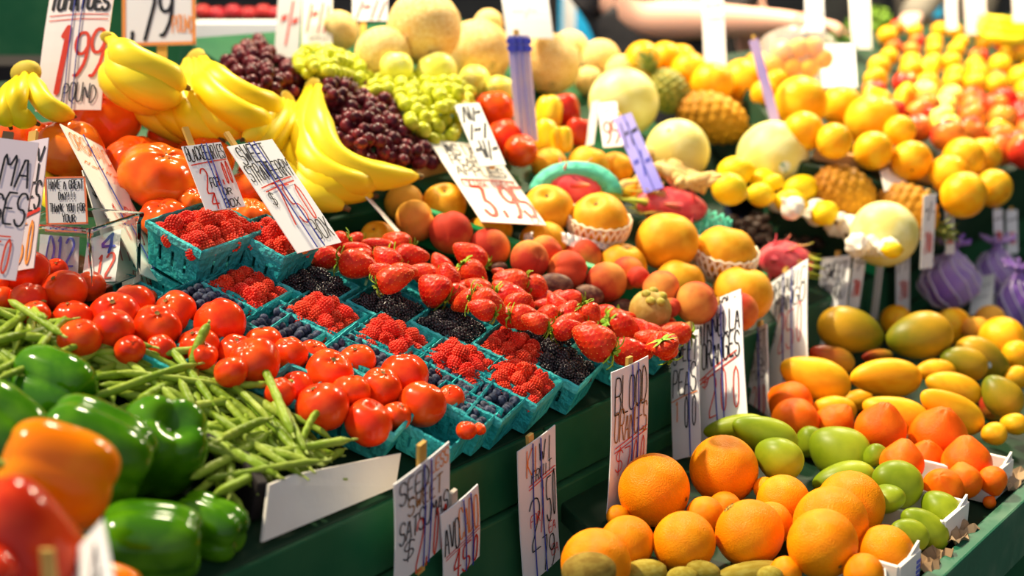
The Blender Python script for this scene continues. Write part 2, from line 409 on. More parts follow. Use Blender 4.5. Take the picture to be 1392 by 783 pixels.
for nm, mm, k, sd in (('gpep', M_gpep, 4, 3), ('gpep3', M_gpep, 3, 5), ('opep', M_opep, 4, 8), ('rpep', M_rpep, 3, 12), ('ypep', M_ypep, 4, 15)):
    KIND[nm] = dict(name='bell_pepper', mesh=blob(nm, mm, pep(k, sd, 1.0, .11 if nm in ('opep', 'rpep') else .19), 64, 34), cat='pepper', mode='axis', parts=[('stem', pep_stem(1.0))])
# berries
def lattice_berry(name, m, n, ra, rb, dr, hollow, seed, tip=.75):
    mb = MB(); rnd = random.Random(seed); ga = pi * (3 - math.sqrt(5))
    for i in range(n):
        z = 1 - 2 * (i + .5) / n; rr = math.sqrt(1 - z * z); a = i * ga
        if hollow and z > .86: continue
        prof = 1 - .22 * max(0, -z)
        c = (rr * math.cos(a) * ra * prof, rr * math.sin(a) * ra * prof, z * rb); d = dr * rnd.uniform(.85, 1.12)
        vs, fs = grid_sphere(lambda t, p: sph(t, p, d), 8, 5)
        mb.add([(x + c[0], y + c[1], w + c[2]) for x, y, w in vs], fs)
    vs, fs = grid_sphere(lambda t, p: (ra * .93 * math.sin(t) * math.cos(p), ra * .93 * math.sin(t) * math.sin(p), rb * (.93 * math.cos(t) - (.9 * math.exp(-(t / .5) ** 2) if hollow else 0))), 16, 10)
    mb.add(vs, fs)
    return mb.mesh(name, m)
KIND['raspberry'] = dict(name='raspberry', mesh=[lattice_berry('raspberry', M_rasp, 118, .88, .98 + .1 * i, .145, True, i) for i in range(3)], cat='raspberry')
KIND['blackberry'] = dict(name='blackberry', mesh=[lattice_berry('blackberry', M_blackb, 64, .82, 1.0 + .12 * i, .21, False, i + 9) for i in range(3)], cat='blackberry')
def blue(th, ph):
    x, y, z = sph(th, ph, 1, 1, 1, .86)
    if th < .55: z -= .16 * math.exp(-(th / .26) ** 2) - .07 * math.exp(-((th - .36) / .1) ** 2) * (1 + .6 * math.cos(5 * ph))
    return (x, y, z)
KIND['blueberry'] = dict(name='blueberry', mesh=blob('blueberry', M_blueb, blue, 20, 14), cat='blueberry')
# strawberry: conical, seeded by a lattice of dimples
def straw(seed):
    rnd = random.Random(seed); w = rnd.uniform(.9, 1.05)
    def f(th, ph):
        z = math.cos(th); s = math.sin(th)
        r = s * (1 + .34 * z - .06 * z * z) * (.98 + .05 * math.cos(2 * ph + seed))
        rw = th / pi * 15; rwi = int(rw); fr = rw - rwi - .5; nn = 14; pf = (ph / (2 * pi) * nn + .5 * (rwi % 2)) % 1 - .5
        d = .035 * math.exp(-(fr * fr + pf * pf) / .06) if .3 < th < 2.9 else 0
        r -= d * 2.0; z -= .16 * math.exp(-(th / .35) ** 2)
        return (r * w * math.cos(ph), r * w * math.sin(ph), z)
    return f
def seeds(seed):
    f = straw(seed); mb = MB()
    for rw in range(2, 14):
        th = (rw + .5) / 15 * pi
        for k in range(14):
            ph = (k - .5 * (rw % 2)) / 14 * 2 * pi
            p = Vector(f(th, ph)); 
            vs, fs = grid_sphere(lambda t, q: sph(t, q, .024, .7, .7, 1.2), 6, 4)
            mb.add([(p.x * 1.0 + x, p.y * 1.0 + y, p.z + z) for x, y, z in vs], fs)
    return mb.mesh('seeds', mat('strawberry_seed', (.80, .30, .05), .4, (.9, .5, .1), 3))
def calyx():
    mb = MB(); rnd = random.Random(2)
    for k in range(9):
        a = 2 * pi * k / 9 + rnd.uniform(-.15, .15); ln = rnd.uniform(.75, 1.1); up = rnd.uniform(.0, .42); ca, sa = math.cos(a), math.sin(a); vs = []
        for i in range(6):
            s = i / 5; w = .17 * math.sin(pi * min(1, s * .85 + .15)) ** .8 * (1 if s < 1 else 0); r = .05 + ln * s; z = .86 + up * math.sin(s * 2.2) - .1 * s * s
            for q in (-1, 0, 1): vs.append((r * ca - q * w * sa, r * sa + q * w * ca, z + (.05 if q == 0 else 0)))
        fs = []
        for i in range(5):
            for q in range(2): b = i * 3 + q; fs.append((b, b + 1, b + 4, b + 3))
        mb.add(vs, fs)
    mb.add(*tube([Vector((0, 0, .84)), Vector((.02, 0, 1.0)), Vector((.08, .02, 1.16))], lambda s: .05, 6))
    return mb.mesh('calyx', M_leaf)
cal_ = calyx()
for i in range(3):
    KIND[f'strawberry{i}'] = dict(name='strawberry', mesh=blob('strawberry', M_straw, straw(i), 56, 45), cat='strawberry', mode='axis', parts=[('calyx', cal_), ('seeds', seeds(i))])
# melons, pineapples, lemons, garlic, ginger
KIND['honeydew'] = dict(name='honeydew_melon', mesh=blob('honeydew_melon', M_honey, lambda t, p: sph(t, p, 1 - .03 * math.exp(-(t / .2) ** 2), .97, .97, 1.0), 40, 26), cat='melon', mode='any', parts=[('stem_scar', scar_disc('stem_scar', M_scar, .97, .06, 0, .005))])
KIND['cantaloupe'] = dict(name='cantaloupe_melon', mesh=blob('cantaloupe_melon', M_cant, lambda t, p: sph(t, p, 1 - .02 * abs(math.sin(4.5 * p)) * math.sin(t), 1, 1, 1), 54, 26), cat='melon', mode='any', parts=[('stem_scar', scar_disc('stem_scar', M_scar, .99, .09, 0, .01))])
def lem(th, ph):
    z = math.cos(th); r = math.sin(th) ** 1.0 * .98
    z = z + .16 * math.exp(-(th / .28) ** 2) - .2 * math.exp(-((pi - th) / .24) ** 2)
    return (r * math.cos(ph), r * math.sin(ph), z)
KIND['lemon'] = dict(name='lemon', mesh=blob('lemon', M_lemon, lem, 28, 22), cat='lemon', mode='axis', parts=[('stem_scar', scar_disc('stem_scar', M_stem, 1.165, .06, 0, .005))])
def pinebody(seed):
    mb = MB()
    mb.add(*grid_sphere(lambda t, p: sph(t, p, .95, 1, 1, 1) if True else 0, 24, 16))
    nr = 11
    for i in range(nr):
        th = (i + .8) / (nr + .6) * pi; cnt = max(4, int(round(13 * math.sin(th) ** .8)))
        for k in range(cnt):
            ph = 2 * pi * (k + .5 * (i % 2)) / cnt; n = Vector(sph(th, ph)); X = Vector((-math.sin(ph), math.cos(ph), 0)); Y = n.cross(X)
            w = pi * math.sin(th) / cnt * .98; h = pi / nr * .60; c = n * .95
            vs = [c + X * w * a + Y * h * b - n * .02 for a, b in ((1, 0), (.55, .62), (-.55, .62), (-1, 0), (-.55, -.62), (.55, -.62))]
            vs += [c + X * w * a * .6 + Y * h * b * .6 + n * .04 for a, b in ((1, 0), (.55, .62), (-.55, .62), (-1, 0), (-.55, -.62), (.55, -.62))] + [c + n * .058 + Y * h * .2]
            fs = [(q, (q + 1) % 6, 6 + (q + 1) % 6, 6 + q) for q in range(6)] + [(6 + q, 6 + (q + 1) % 6, 12) for q in range(6)]
            mb.add(vs, fs)
    return mb
def crown(n=34, seed=1, ln=1.0):
    mb = MB(); rnd = random.Random(seed)
    for k in range(n):
        a = k * 2.4; q = k / n; tilt = .15 + 1.1 * (1 - q); L_ = ln * rnd.uniform(.7, 1.1); w = .13
        base = Vector((.1 * (1 - q) * math.cos(a), .1 * (1 - q) * math.sin(a), .9 + .12 * q)); X = Vector((-math.sin(a), math.cos(a), 0)); vs = []
        p = base; el = pi / 2 - tilt * .55
        for i in range(6):
            s = i / 5; ww = w * (1 - s) ** .7 + .004; o = Vector((math.cos(a), math.sin(a), 0))
            vs += [p - X * ww + o * .02, p - o * .0 , p + X * ww + o * .02]
            el -= tilt * .16; p = p + (o * math.cos(el) + ZZ * math.sin(el)) * (L_ / 5)
        fs = []
        for i in range(5):
            for c in range(2): b = i * 3 + c; fs.append((b, b + 1, b + 4, b + 3))
        mb.add(vs, fs)
    return mb.mesh('leaf_crown', M_pleaf)
KIND['pineapple'] = dict(name='pineapple', mesh=pinebody(1).mesh('pineapple', M_pine), cat='pineapple', mode='axis', parts=[('leaf_crown', crown(30, 2, .75))])
KIND['green_pineapple'] = dict(name='pineapple', mesh=pinebody(2).mesh('green_pineapple', M_pineg), cat='pineapple', mode='axis', parts=[('leaf_crown', crown(34, 3, 1.1))])
def garl(th, ph):
    r = math.sin(th) * (.86 + .14 * abs(math.cos(4 * ph))) ; z = math.cos(th) * .8
    if th < .8: z += .55 * math.exp(-(th / .22) ** 2)
    return (r * math.cos(ph), r * math.sin(ph), z)
KIND['garlic'] = dict(name='garlic_bulb', mesh=blob('garlic_bulb', M_garlic, garl, 40, 22), cat='garlic', mode='any', parts=[('root_plate', scar_disc('root_plate', M_scar, -.815, .2, 6, .01))])
def ging(seed):
    rnd = random.Random(seed); mb = MB()
    for k in range(7):
        c = Vector((rnd.uniform(-.25, .25), rnd.uniform(-.35, .35), -.9 + .3 * k)); d = Vector((rnd.uniform(-1, 1), rnd.uniform(-1, 1), .5)).normalized()
        pts = catmull([c - d * .1, c + d * .25, c + d * rnd.uniform(.5, .85)], 7)
        mb.add(*tube(pts, lambda s: .38 * (1 - .55 * s) * math.sin(pi * (.18 + .8 * s)) ** .4, 12, .03))
    mb.add(*tube(catmull([(0, 0, -1), (.1, .1, -.3), (-.1, 0, .4), (0, .1, 1)], 12), lambda s: .42 * math.sin(pi * (.08 + .84 * s)) ** .5, 14, .04))
    return mb.mesh('ginger_root', M_ginger)
KIND['ginger'] = dict(name='ginger_root', mesh=[ging(i) for i in range(3)], cat='ginger', mode='axis')
# dragon fruit with scales
def dragon_scales(seed):
    rnd = random.Random(seed); mb = MB()
    for i in range(5):
        th = .35 + i * .5
        for k in range(5 if i else 3):
            ph = 2 * pi * (k + .5 * (i % 2)) / (5 if i else 3); n = Vector(sph(th, ph)); up = Vector((-math.cos(ph) * math.cos(th), -math.sin(ph) * math.cos(th), math.sin(th))); X = n.cross(up); ln = rnd.uniform(.45, .7); vs = []
            for j in range(5):
                s = j / 4; w = .24 * (1 - s) ** .8 + .005; p = n * (.96 + .38 * s * s) + up * (ln * s)
                vs += [p - X * w, p + n * .05, p + X * w, p - n * .03]
            fs = []
            for j in range(4):
                for c in range(4): b = j * 4; fs.append((b + c, b + (c + 1) % 4, b + 4 + (c + 1) % 4, b + 4 + c))
            mb.add(vs, fs)
    return mb.mesh('leafy_scales', M_dscale)
KIND['dragon'] = dict(name='dragon_fruit', mesh=blob('dragon_fruit', M_dragon, lambda t, p: sph(t, p, 1, 1, 1, 1), 28, 18), cat='dragon fruit', mode='axis', parts=[('leafy_scales', dragon_scales(4))])
def nub(k):
    vs, fs = grid_sphere(lambda t, p: sph(t, p, .25), 12, 8)
    return MB().add([(x + .40 * math.cos(k * 1.26), y + .40 * math.sin(k * 1.26), z * .7 + .86) for x, y, z in vs], fs).mesh('calyx_nub', M_nub)
KIND['feijoa'] = dict(name='mangosteen', mesh=blob('mangosteen', M_feijoa, ell, 28, 18), cat='fruit', mode='up', asp=.8, parts=[('calyx_nub', nub(k)) for k in range(5)])
# ---------------------------------------------------------------- setting and stall
M_green = mat('green_paint', (.010, .085, .035), .4, (.03, .12, .05), 9, bump=.05, bscale=14, spec=.4, edge=(.35, .75), var=0)
M_greenl = mat('worn_green_paint', (.02, .13, .07), .45, (.10, .20, .12), 16, bump=.08, bscale=20, edge=(.45, .8), var=0)
M_deck = mat('gap_shade_deck', (.006, .03, .014), .55, (.014, .045, .022), 7, var=0)  # near-black: the shade in the fruit gaps is put into the deck colour
M_gboard = mat('bright_green_board', (.01, .32, .10), .4, (.02, .40, .15), 5, var=0)
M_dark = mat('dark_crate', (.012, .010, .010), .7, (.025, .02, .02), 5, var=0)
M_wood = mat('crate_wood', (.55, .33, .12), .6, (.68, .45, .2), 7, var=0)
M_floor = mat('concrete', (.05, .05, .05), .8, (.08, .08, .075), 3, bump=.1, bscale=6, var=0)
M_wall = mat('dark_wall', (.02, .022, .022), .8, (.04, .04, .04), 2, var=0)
M_teal = mat('teal_pulp', (.02, .34, .36), .75, (.05, .48, .48), 14, bump=.35, bscale=90, var=.08, spec=.2)
M_tealr = mat('teal_pulp_rim', (.04, .42, .44), .75, (.10, .56, .54), 16, bump=.3, bscale=90, var=.08, spec=.2)
M_card = mat('white_card', (.80, .79, .80), .55, (.86, .85, .85), 3, var=.03)
M_cardb = mat('white_carton', (.78, .74, .66), .6, (.86, .83, .76), 5, bump=.05, bscale=40, var=.02)
M_stick = mat('sign_stick', (.52, .30, .06), .55, (.66, .42, .12), 9, var=.08)
M_ink = mat('black_marker', (.008, .008, .012), .4, (.02, .02, .03), 4, var=0)
M_red = mat('red_marker', (.62, .035, .02), .4, (.75, .08, .04), 4, var=0)
M_orm = mat('orange_marker', (.75, .20, .03), .4, (.85, .3, .06), 4, var=0)
M_blum = mat('blue_marker', (.06, .07, .45), .4, (.12, .12, .55), 4, var=0)
M_band = mat('blue_rubber_band', (.04, .06, .30), .5, (.08, .1, .4), 4, var=.05)
M_black = mat('black_tray', (.006, .008, .02), .35, (.012, .015, .035), 4, var=0)
M_bluep = mat('blue_plastic', (.02, .42, .78), .5, (.04, .52, .85), 3, var=0)
M_white = mat('white_paint', (.8, .8, .8), .5, (.86, .86, .86), 3, var=0)

def part(name, parent, vs_fs, m, smooth=False, bw=0.0):
    mb = MB()
    for q in (vs_fs if isinstance(vs_fs, list) else [vs_fs]): mb.add(*q)
    o = link(name, mb.mesh(name, m, smooth), parent)
    if bw: bevel(o, bw)
    return o
def slab(P, u0, u1, v0, v1, h0, h1):
    return hexa([pt(P, u0, v0, h0), pt(P, u1, v0, h0), pt(P, u1, v1, h0), pt(P, u0, v1, h0), pt(P, u0, v0, h1), pt(P, u1, v0, h1), pt(P, u1, v1, h1), pt(P, u0, v1, h1)])
def prism(P, uvs, h0, h1):
    n = len(uvs); vs = [pt(P, u, v, h0) for u, v in uvs] + [pt(P, u, v, h1) for u, v in uvs]
    return vs, [tuple(range(n - 1, -1, -1)), tuple(range(n, 2 * n))] + [(k, (k + 1) % n, n + (k + 1) % n, n + k) for k in range(n)]
def blk(u0, u1, d0, d1, z0, z1):
    """upright block in stall axes measured from the riser edge"""
    q = lambda u, d, z: Vector((E0.x, E0.y, 0)) + LD * u + DD * d + ZZ * z
    return hexa([q(u0, d0, z0), q(u1, d0, z0), q(u1, d1, z0), q(u0, d1, z0), q(u0, d0, z1), q(u1, d0, z1), q(u1, d1, z1), q(u0, d1, z1)])
def structure(name, vs_fs, m):
    o = part(name, None, vs_fs, m); o['kind'] = 'structure'; return o
structure('floor', box(Vector((1, 3, -.03)), 7, 7, .03), M_floor)
wo = lambda px, t: at(px, 100, t)
structure('wall_back', box(Vector((1.5, 7.6, 1.4)), 6.2, .05, 1.45), M_wall)
stall = empty('market_stall', Vector((E0.x, E0.y, 0)))
tag(stall, 'stepped market stall of dark green painted boards carrying all the produce', 'stall')
stall_inv = Matrix.Translation(stall.location).inverted()
def spart(name, vs_fs, m, bw=.003):
    o = part(name, stall, vs_fs, m, False, bw); o.matrix_parent_inverse = stall_inv; return o
Z0 = E0.z
spart('riser_board', blk(-.8, .062, 0, .022, Z0 - .088, Z0 - .004), M_green)
spart('riser_board', blk(.066, 1.05, 0, .022, Z0 - .088, Z0 - .004), M_green)
spart('riser_board', blk(1.054, 4.2, 0, .022, Z0 - .088, Z0 - .004), M_green)
spart('riser_ledge', blk(-.8, 4.2, -.008, .022, Z0 - .22, Z0 - .091), M_green)
spart('upper_deck', slab(P1, -.8, 1.10, .002, 1.12, -.03, -.004), M_deck)
spart('upper_deck', slab(P1, 1.10, 4.2, .002, .62, -.03, -.004), M_deck)
UF = (F0 - E0).dot(LD)
spart('lower_deck', prism(P0, [(-.16 - UF, 0), (3.2, 0), (3.2, .466), (.10 - UF, .466)], -.03, -.002), M_deck)
spart('front_edge_board', slab(P0, -.16 - UF, 3.2, -.024, -.001, -.085, .012), M_greenl)
spart('left_step', slab(P1, -.8, .33, .50, 1.02, -.002, .028), M_green)
spart('middle_step', slab(P1, .335, 1.10, .42, 1.10, -.002, .056), M_green)
spart('right_step', prism(P1, [(1.17, -.03), (4.2, -.03), (4.2, .60), (1.38, .60), (.98, .17)], -.002, .160), M_deck)
for u in (-.7, .6, 2.0, 3.6):
    spart('leg', blk(u, u + .07, .1, .17, 0.0, Z0 - .03), M_green); spart('leg', blk(u, u + .07, .5, .57, 0.0, Z0 + .14), M_green)
    spart('leg', blk(u + .3, u + .36, -.38, -.32, 0.0, .83), M_green)

# ---------------------------------------------------------------- baskets
def basket_mesh(a, b, h, top=.86, slots=3, seed=0, split=False):
    """pressed pulp box: tapered walls with slits, floor, folded rim"""
    rnd = random.Random(seed); mb = MB(); rim = MB(); cs = [(-1, -1), (1, -1), (1, 1), (-1, 1)]
    def P(i, s, z):
        p, q = cs[i % 4], cs[(i + 1) % 4]; k = top + (1 - top) * z
        x = (p[0] + (q[0] - p[0]) * s) * a * k; y = (p[1] + (q[1] - p[1]) * s) * b * k
        return (x, y, z * h)
    cols = []; n = slots * 2 + 1
    for i in range(4):
        xs = [0.0]
        for k in range(slots): c = (k + 1) / (slots + 1); xs += [c - .03, c + .03]
        xs.append(1.0); zs = [0, .25, .62, 1.0]; base = len(mb.v)
        for z in zs:
            for x in xs: mb.v.append(P(i, x, z))
        w = len(xs)
        for r in range(3):
            for c in range(w - 1):
                if r == 1 and c % 2 == 1: continue
                o = base + r * w + c; mb.f.append((o, o + 1, o + w + 1, o + w))
    o = len(mb.v); mb.v += [(c[0] * a * top, c[1] * b * top, 0) for c in cs]; mb.f.append((o + 3, o + 2, o + 1, o))
    # folded rim: a band with an uneven torn edge
    N = 14
    for i in range(4):
        base = len(rim.v)
        for k in range(N + 1):
            s = k / N; w = rnd.uniform(-.0012, .0012) if 0 < k < N else 0
            for (kk, dz) in ((1.035, -.010), (1.045, -.001), (1.0, .001), (.985, -.012)):
                x, y, z = P(i, s, 1.0); rim.v.append((x * kk, y * kk, z + dz + w))
        for k in range(N):
            for c in range(3): q = base + k * 4 + c; rim.f.append((q, q + 4, q + 5, q + 1))
    return mb.mesh('berry_basket', M_teal, False), rim.mesh('folded_rim', M_tealr, False)
BK = {}
def basket(key, M, label, group=None, **kw):
    if key not in BK: BK[key] = basket_mesh(**kw)
    o = link('berry_basket', BK[key][0], None, M); tag(o, label, 'basket', group)
    s = o.modifiers.new('thickness', 'SOLIDIFY'); s.thickness = .0018; s.offset = 0
    r = link('folded_rim', BK[key][1], o); s = r.modifiers.new('thickness', 'SOLIDIFY'); s.thickness = .0014
    return o
def frame(P, u, v, h, rot=0.0):
    x = P[1] * math.cos(rot) + P[2] * math.sin(rot); y = -P[1] * math.sin(rot) + P[2] * math.cos(rot); o = pt(P, u, v, h)
    return Matrix(((x.x, y.x, P[3].x, o.x), (x.y, y.y, P[3].y, o.y), (x.z, y.z, P[3].z, o.z), (0, 0, 0, 1)))
def fill(kind, M, a, b, h, r, layers, label, group, jit=.18, rnd=None):
    """settle berries over the basket, a bed and a heap"""
    rnd = rnd or random.Random(sum(map(ord, label)) % 999)
    for li, (fr, dz) in enumerate(layers):
        aa, bb = a * fr - r * .6, b * fr - r * .6; nx = max(1, int(round(aa / (r * .96)))) ; ny = max(1, int(round(bb / (r * .96))))
        for i in range(nx):
            for j in range(ny):
                if li == len(layers) - 1 and rnd.random() < .12: continue
                x = (-1 + (2 * i + 1) / nx) * aa + rnd.gauss(0, jit) * r + (r * .3 if j % 2 else -r * .3); y = (-1 + (2 * j + 1) / ny) * bb + rnd.gauss(0, jit) * r
                s = r * rnd.uniform(.88, 1.12)
                d = Vector((rnd.gauss(0, 1), rnd.gauss(0, 1), rnd.gauss(.2, 1))).normalized()
                Mi = M @ Matrix.Translation((x, y, h + dz + rnd.uniform(-.1, .1) * r)) @ rot_to(d, rnd.uniform(0, 6)) @ Matrix.Diagonal((s, s, s, 1))
                spawn(kind, Mi, label, KIND[kind]['cat'], group)

# ---------------------------------------------------------------- handwriting
GL = {'A': '00 26 40|12 32', 'B': '00 06 36 45 43 03|33 42 41 30 00', 'C': '45 36 16 05 01 10 30 41', 'D': '00 06 26 44 42 20 00', 'E': '40 00 06 46|03 33',
 'F': '00 06 46|03 33', 'G': '45 36 16 05 01 10 30 41 43 23', 'H': '00 06|40 46|03 43', 'I': '20 26', 'J': '36 31 20 10 01', 'K': '00 06|46 03 40', 'L': '06 00 40',
 'M': '00 06 23 46 40', 'N': '00 06 40 46', 'O': '16 05 01 10 30 41 45 36 16', 'P': '00 06 36 45 44 33 03', 'Q': '16 05 01 10 30 41 45 36 16|22 40', 'R': '00 06 36 45 44 33 03|23 40',
 'S': '45 36 16 05 04 13 33 42 41 30 10 01', 'T': '06 46|26 20', 'U': '06 01 10 30 41 46', 'V': '06 20 46', 'W': '06 10 24 30 46', 'X': '00 46|06 40', 'Y': '06 23 46|23 20', 'Z': '06 46 00 40',
 '0': '26 15 11 20 31 35 26', '1': '15 26 20', '2': '05 16 36 45 44 00 40', '3': '06 46 23 33 42 41 30 10 01', '4': '36 02 42|36 30', '5': '46 06 03 33 42 41 30 10 01', '6': '36 05 01 10 30 41 42 33 13 02',
 '7': '06 46 10', '8': '13 04 05 16 36 45 44 33 13 02 01 10 30 41 42 33', '9': '44 33 13 04 05 16 36 45 42 20 10', '$': '45 36 16 05 04 13 33 42 41 30 10 01|27 2/', '.': '20 21', '!': '26 22|20 21', '/': '00 46', '-': '03 43', ' ': '',
 '_': '00 40', '~': '03 14 33 44'}
def strokes(text, u0, v0, u1, v1, slant=.12, seed=0):
    rnd = random.Random(text + str(seed)); n = len(text); out = []; cw = (u1 - u0) / n
    for i, ch in enumerate(text):
        g = GL.get(ch, '')
        if not g: continue
        dv = rnd.uniform(-.05, .05) * (v1 - v0); sc = rnd.uniform(.92, 1.06)
        for st in g.split('|'):
            P = []
            for q in st.split():
                x = int(q[0]) / 4; y = (-1 if q[1] == '/' else int(q[1])) / 6
                P.append((u0 + cw * (i + .10 + .78 * x + slant * (y - .5)), v1 + (v0 - v1) * y * sc + dv))
            if len(P) > 2:
                Q = [P[0]]
                for a, b in zip(P, P[1:]): Q += [(a[0] * .78 + b[0] * .22, a[1] * .78 + b[1] * .22), (a[0] * .22 + b[0] * .78, a[1] * .22 + b[1] * .78)]
                P = Q + [P[-1]]
            out.append(P)
    return out
SIGNS = []
def sign(quad, P=None, lift=0.0, t=None, label='', lines=(), stick=None, bands=None, cat='sign', edge=None, cardm=None, bow=0.0, lean=-.03, group=None, thick=.0016, name='price_sign', stickm=None, pxw=None):
    """quad: frame corners TL, TR, BL; the card is the rectangle through them, standing on its surface"""
    (ax, ay), (bx, by), (cx, cy) = quad
    if t is None: t = hit(P, cx, cy, lift)
    r1, r2, r3 = ray(ax, ay), ray(bx, by), ray(cx, cy); best = None
    for k in range(-25, 26):
        a = k * .004
        for q_ in range(-16, 17):
            f_ = 1 + q_ * .005 + lean; U_ = r2 * (1 + a) - r1; V_ = r3 * f_ - r1
            cost = (U_.normalized().dot(V_.normalized())) ** 2 + 14 * a * a + 14 * (f_ - 1 - lean) ** 2
            if best is None or cost < best[0]: best = (cost, a, f_)
    f_ = best[2]; t1 = t / f_
    TL, TR, BL = CAM + r1 * t1, CAM + r2 * t1 * (1 + best[1]), CAM + r3 * t1 * f_
    U, V = TR - TL, BL - TL; nrm = V.cross(U).normalized()
    if nrm.dot(CAM - TL) < 0: nrm = -nrm
    root = empty(name, BL + U * .5); tag(root, label, cat, group)
    inv = Matrix.Translation(root.location).inverted()
    def S(u, v, off=0.0): return TL + U * u + V * v + nrm * (off + bow * math.sin(pi * min(1, max(0, v))) - abs(bow) * .6 * (2 * u - 1) ** 2)
    nu, nv = 6, 8; vs = []; fs = []
    for off in (0, -thick):
        for j in range(nv + 1):
            for i in range(nu + 1): vs.append(S(i / nu, j / nv, off))
    w = nu + 1; K = w * (nv + 1)
    for j in range(nv):
        for i in range(nu):
            o = j * w + i; fs += [(o, o + w, o + w + 1, o + 1), (K + o, K + o + 1, K + o + w + 1, K + o + w)]
    for i in range(nu): fs += [(i, i + 1, K + i + 1, K + i), (nv * w + i + 1, nv * w + i, K + nv * w + i, K + nv * w + i + 1)]
    for j in range(nv): fs += [(j * w + w, j * w, K + j * w, K + j * w + w), (j * w + nu, j * w + w + nu, K + j * w + w + nu, K + j * w + nu)]
    def sub(nm, mb, m):
        o = link(nm, mb.mesh(nm, m, False), root); o.matrix_parent_inverse = inv; return o
    sub('card', MB().add(vs, fs), cardm or M_card)
    if edge:
        mb = MB(); e = .05; asp = U.length / V.length
        for u0, v0, u1, v1 in ((0, 0, 1, e * asp), (0, 1 - e * asp, 1, 1), (0, 0, e, 1), (1 - e, 0, 1, 1)):
            mb.add([S(u0, v0, .0008), S(u1, v0, .0008), S(u1, v1, .0008), S(u0, v1, .0008)], [(3, 2, 1, 0)])
        sub('coloured_border', mb, edge)
    by_m = {}
    for ln in lines:
        text, u0, v0, u1, v1, m, wd = ln[:7]
        mb = by_m.setdefault(m.name, (m, MB()))[1]
        st = [[(u0, v0), ((u0 + u1) / 2, (v0 + v1) / 2 - .006), (u1, v1)]] if text == '_' else strokes(text, u0, v0, u1, v1, ln[7] if len(ln) > 7 else .12)
        for P_ in st:
            for (p, q) in zip(P_, P_[1:]):
                a_, b_ = S(*p, .0012), S(*q, .0012); d = b_ - a_
                if d.length < 1e-6: d = U * .001
                d.normalize(); s_ = d.cross(nrm).normalized() * (wd / 2)
                mb.add([a_ - s_, a_ + s_, b_ + s_, b_ - s_], [(3, 2, 1, 0)])
            for p in P_:
                c_ = S(*p, .0013); X = U.normalized(); Y = nrm.cross(X)
                mb.add([c_ + X * (wd / 2 * math.cos(k * pi / 4)) + Y * (wd / 2 * math.sin(k * pi / 4)) for k in range(8)], [tuple(range(8))])
    for k, (m, mb) in by_m.items(): sub('lettering', mb, m)
    if stick:
        u, up, dn, wd = stick      # across, above the card, below it (fractions), width in metres
        X = U.normalized(); Y = V.normalized(); a_ = S(u, 0, -.005) - Y * (V.length * up); L_ = V.length * (1 + up + dn)
        sub('stick', MB().add(*box(a_ + Y * (L_ / 2), wd / 2, L_ / 2, .0025, X, Y, nrm)), stickm or M_stick)
    for u in (bands or ()):
        pts = [S(u, .002 + .996 * k / 10, .0022) for k in range(11)]
        du = (random.uniform(-.04, .04))
        pts = [p + U * (du * k / 10) for k, p in enumerate(pts)]
        sub('rubber_band', MB().add(*tube(pts, lambda s: .0009, 6)), M_band)
    return root
Z1 = (0, 320, 5.22); Z3 = (240, 360, 5.22); B1 = (0, 385, 3.914); B2 = (350, 385, 3.914); B3 = (700, 385, 3.914); B4 = (1042, 385, 3.914)
B7 = (700, 583, 3.914); B8 = (1042, 583, 3.914); Z4 = (420, 300, 5.22); Z6 = (620, 340, 5.22); Z8 = (700, 400, 5.22)
T1 = (0, 0, 3.914); T2 = (350, 0, 3.914); T3 = (700, 0, 3.914); T4 = (1042, 0, 3.914); T5 = (0, 190, 3.914); T6 = (350, 190, 3.914); T7 = (700, 190, 3.914); T8 = (1042, 190, 3.914)
# ---- medium tomatoes
tk = dict(lift=.028, zone='tom')
row('tomato', P1, topy([(180, 112, 172), (400, 165, 88), (620, 260, 122)]), 'round red tomato', 'against the glass jar', px=Z1, **tk)
row('tomato', P1, topy([(0, 285, 62), (205, 348, 132), (455, 255, 165)]), 'shiny red tomato', 'before the dark tomato at the jar', px=Z1, **tk)
row('tomato', P1, topy([(10, 370, 92), (250, 470, 112), (510, 465, 142), (565, 605, 152)]), 'red tomato', 'in the left row half covered by bean ends', px=Z1, **tk)
row('tomato', P1, topy([(950, 348, 150), (1055, 385, 60)]), 'red tomato', 'beside the empty teal baskets', px=Z1, **tk)
row('tomato', P1, topy([(800, 530, 155), (815, 415, 175), (1110, 500, 172)]), 'red tomato', 'in the middle row with clear stem scars', px=Z1, **tk)
row('tomato', P1, topy([(920, 720, 110), (1140, 715, 110)]), 'low red tomato', 'just above the long straight bean', px=Z1, **tk)
row('tomato', P1, topy([(930, 50, 118), (1170, 90, 140)], .87), 'tall red tomato', 'against the back blueberry basket', px=B1, **tk)
row('tomato', P1, topy([(150, 452, 150), (190, 560, 105), (385, 655, 125)]), 'red tomato', 'around the upright bean tip', px=Z3, **tk)
row('tomato', P1, topy([(615, 440, 135), (800, 525, 132), (965, 540, 112)]), 'red tomato', 'in the row beside the blueberries', px=Z3, **tk)
row('tomato', P1, topy([(420, 503, 140), (555, 535, 185)]), 'big red tomato', 'in the pair at the pile centre', px=Z3, **tk)
row('tomato', P1, topy([(385, 365, 132), (530, 330, 100)]), 'red tomato', 'in the pair below the raspberry rim', px=B2, **tk)
row('tomato', P1, topy([(655, 450, 118), (780, 378, 131)], .9), 'glossy red tomato', 'at the right back of the front basket', px=B2, **tk)
row('tomato', P1, topy([(120, 512, 85), (200, 480, 100)]), 'red tomato', 'under the curved bean', px=B2, **tk)
row('tomato', P1, topy([(345, 535, 145), (500, 488, 105)]), 'red tomato', 'in the left front teal basket', px=B2, **tk)
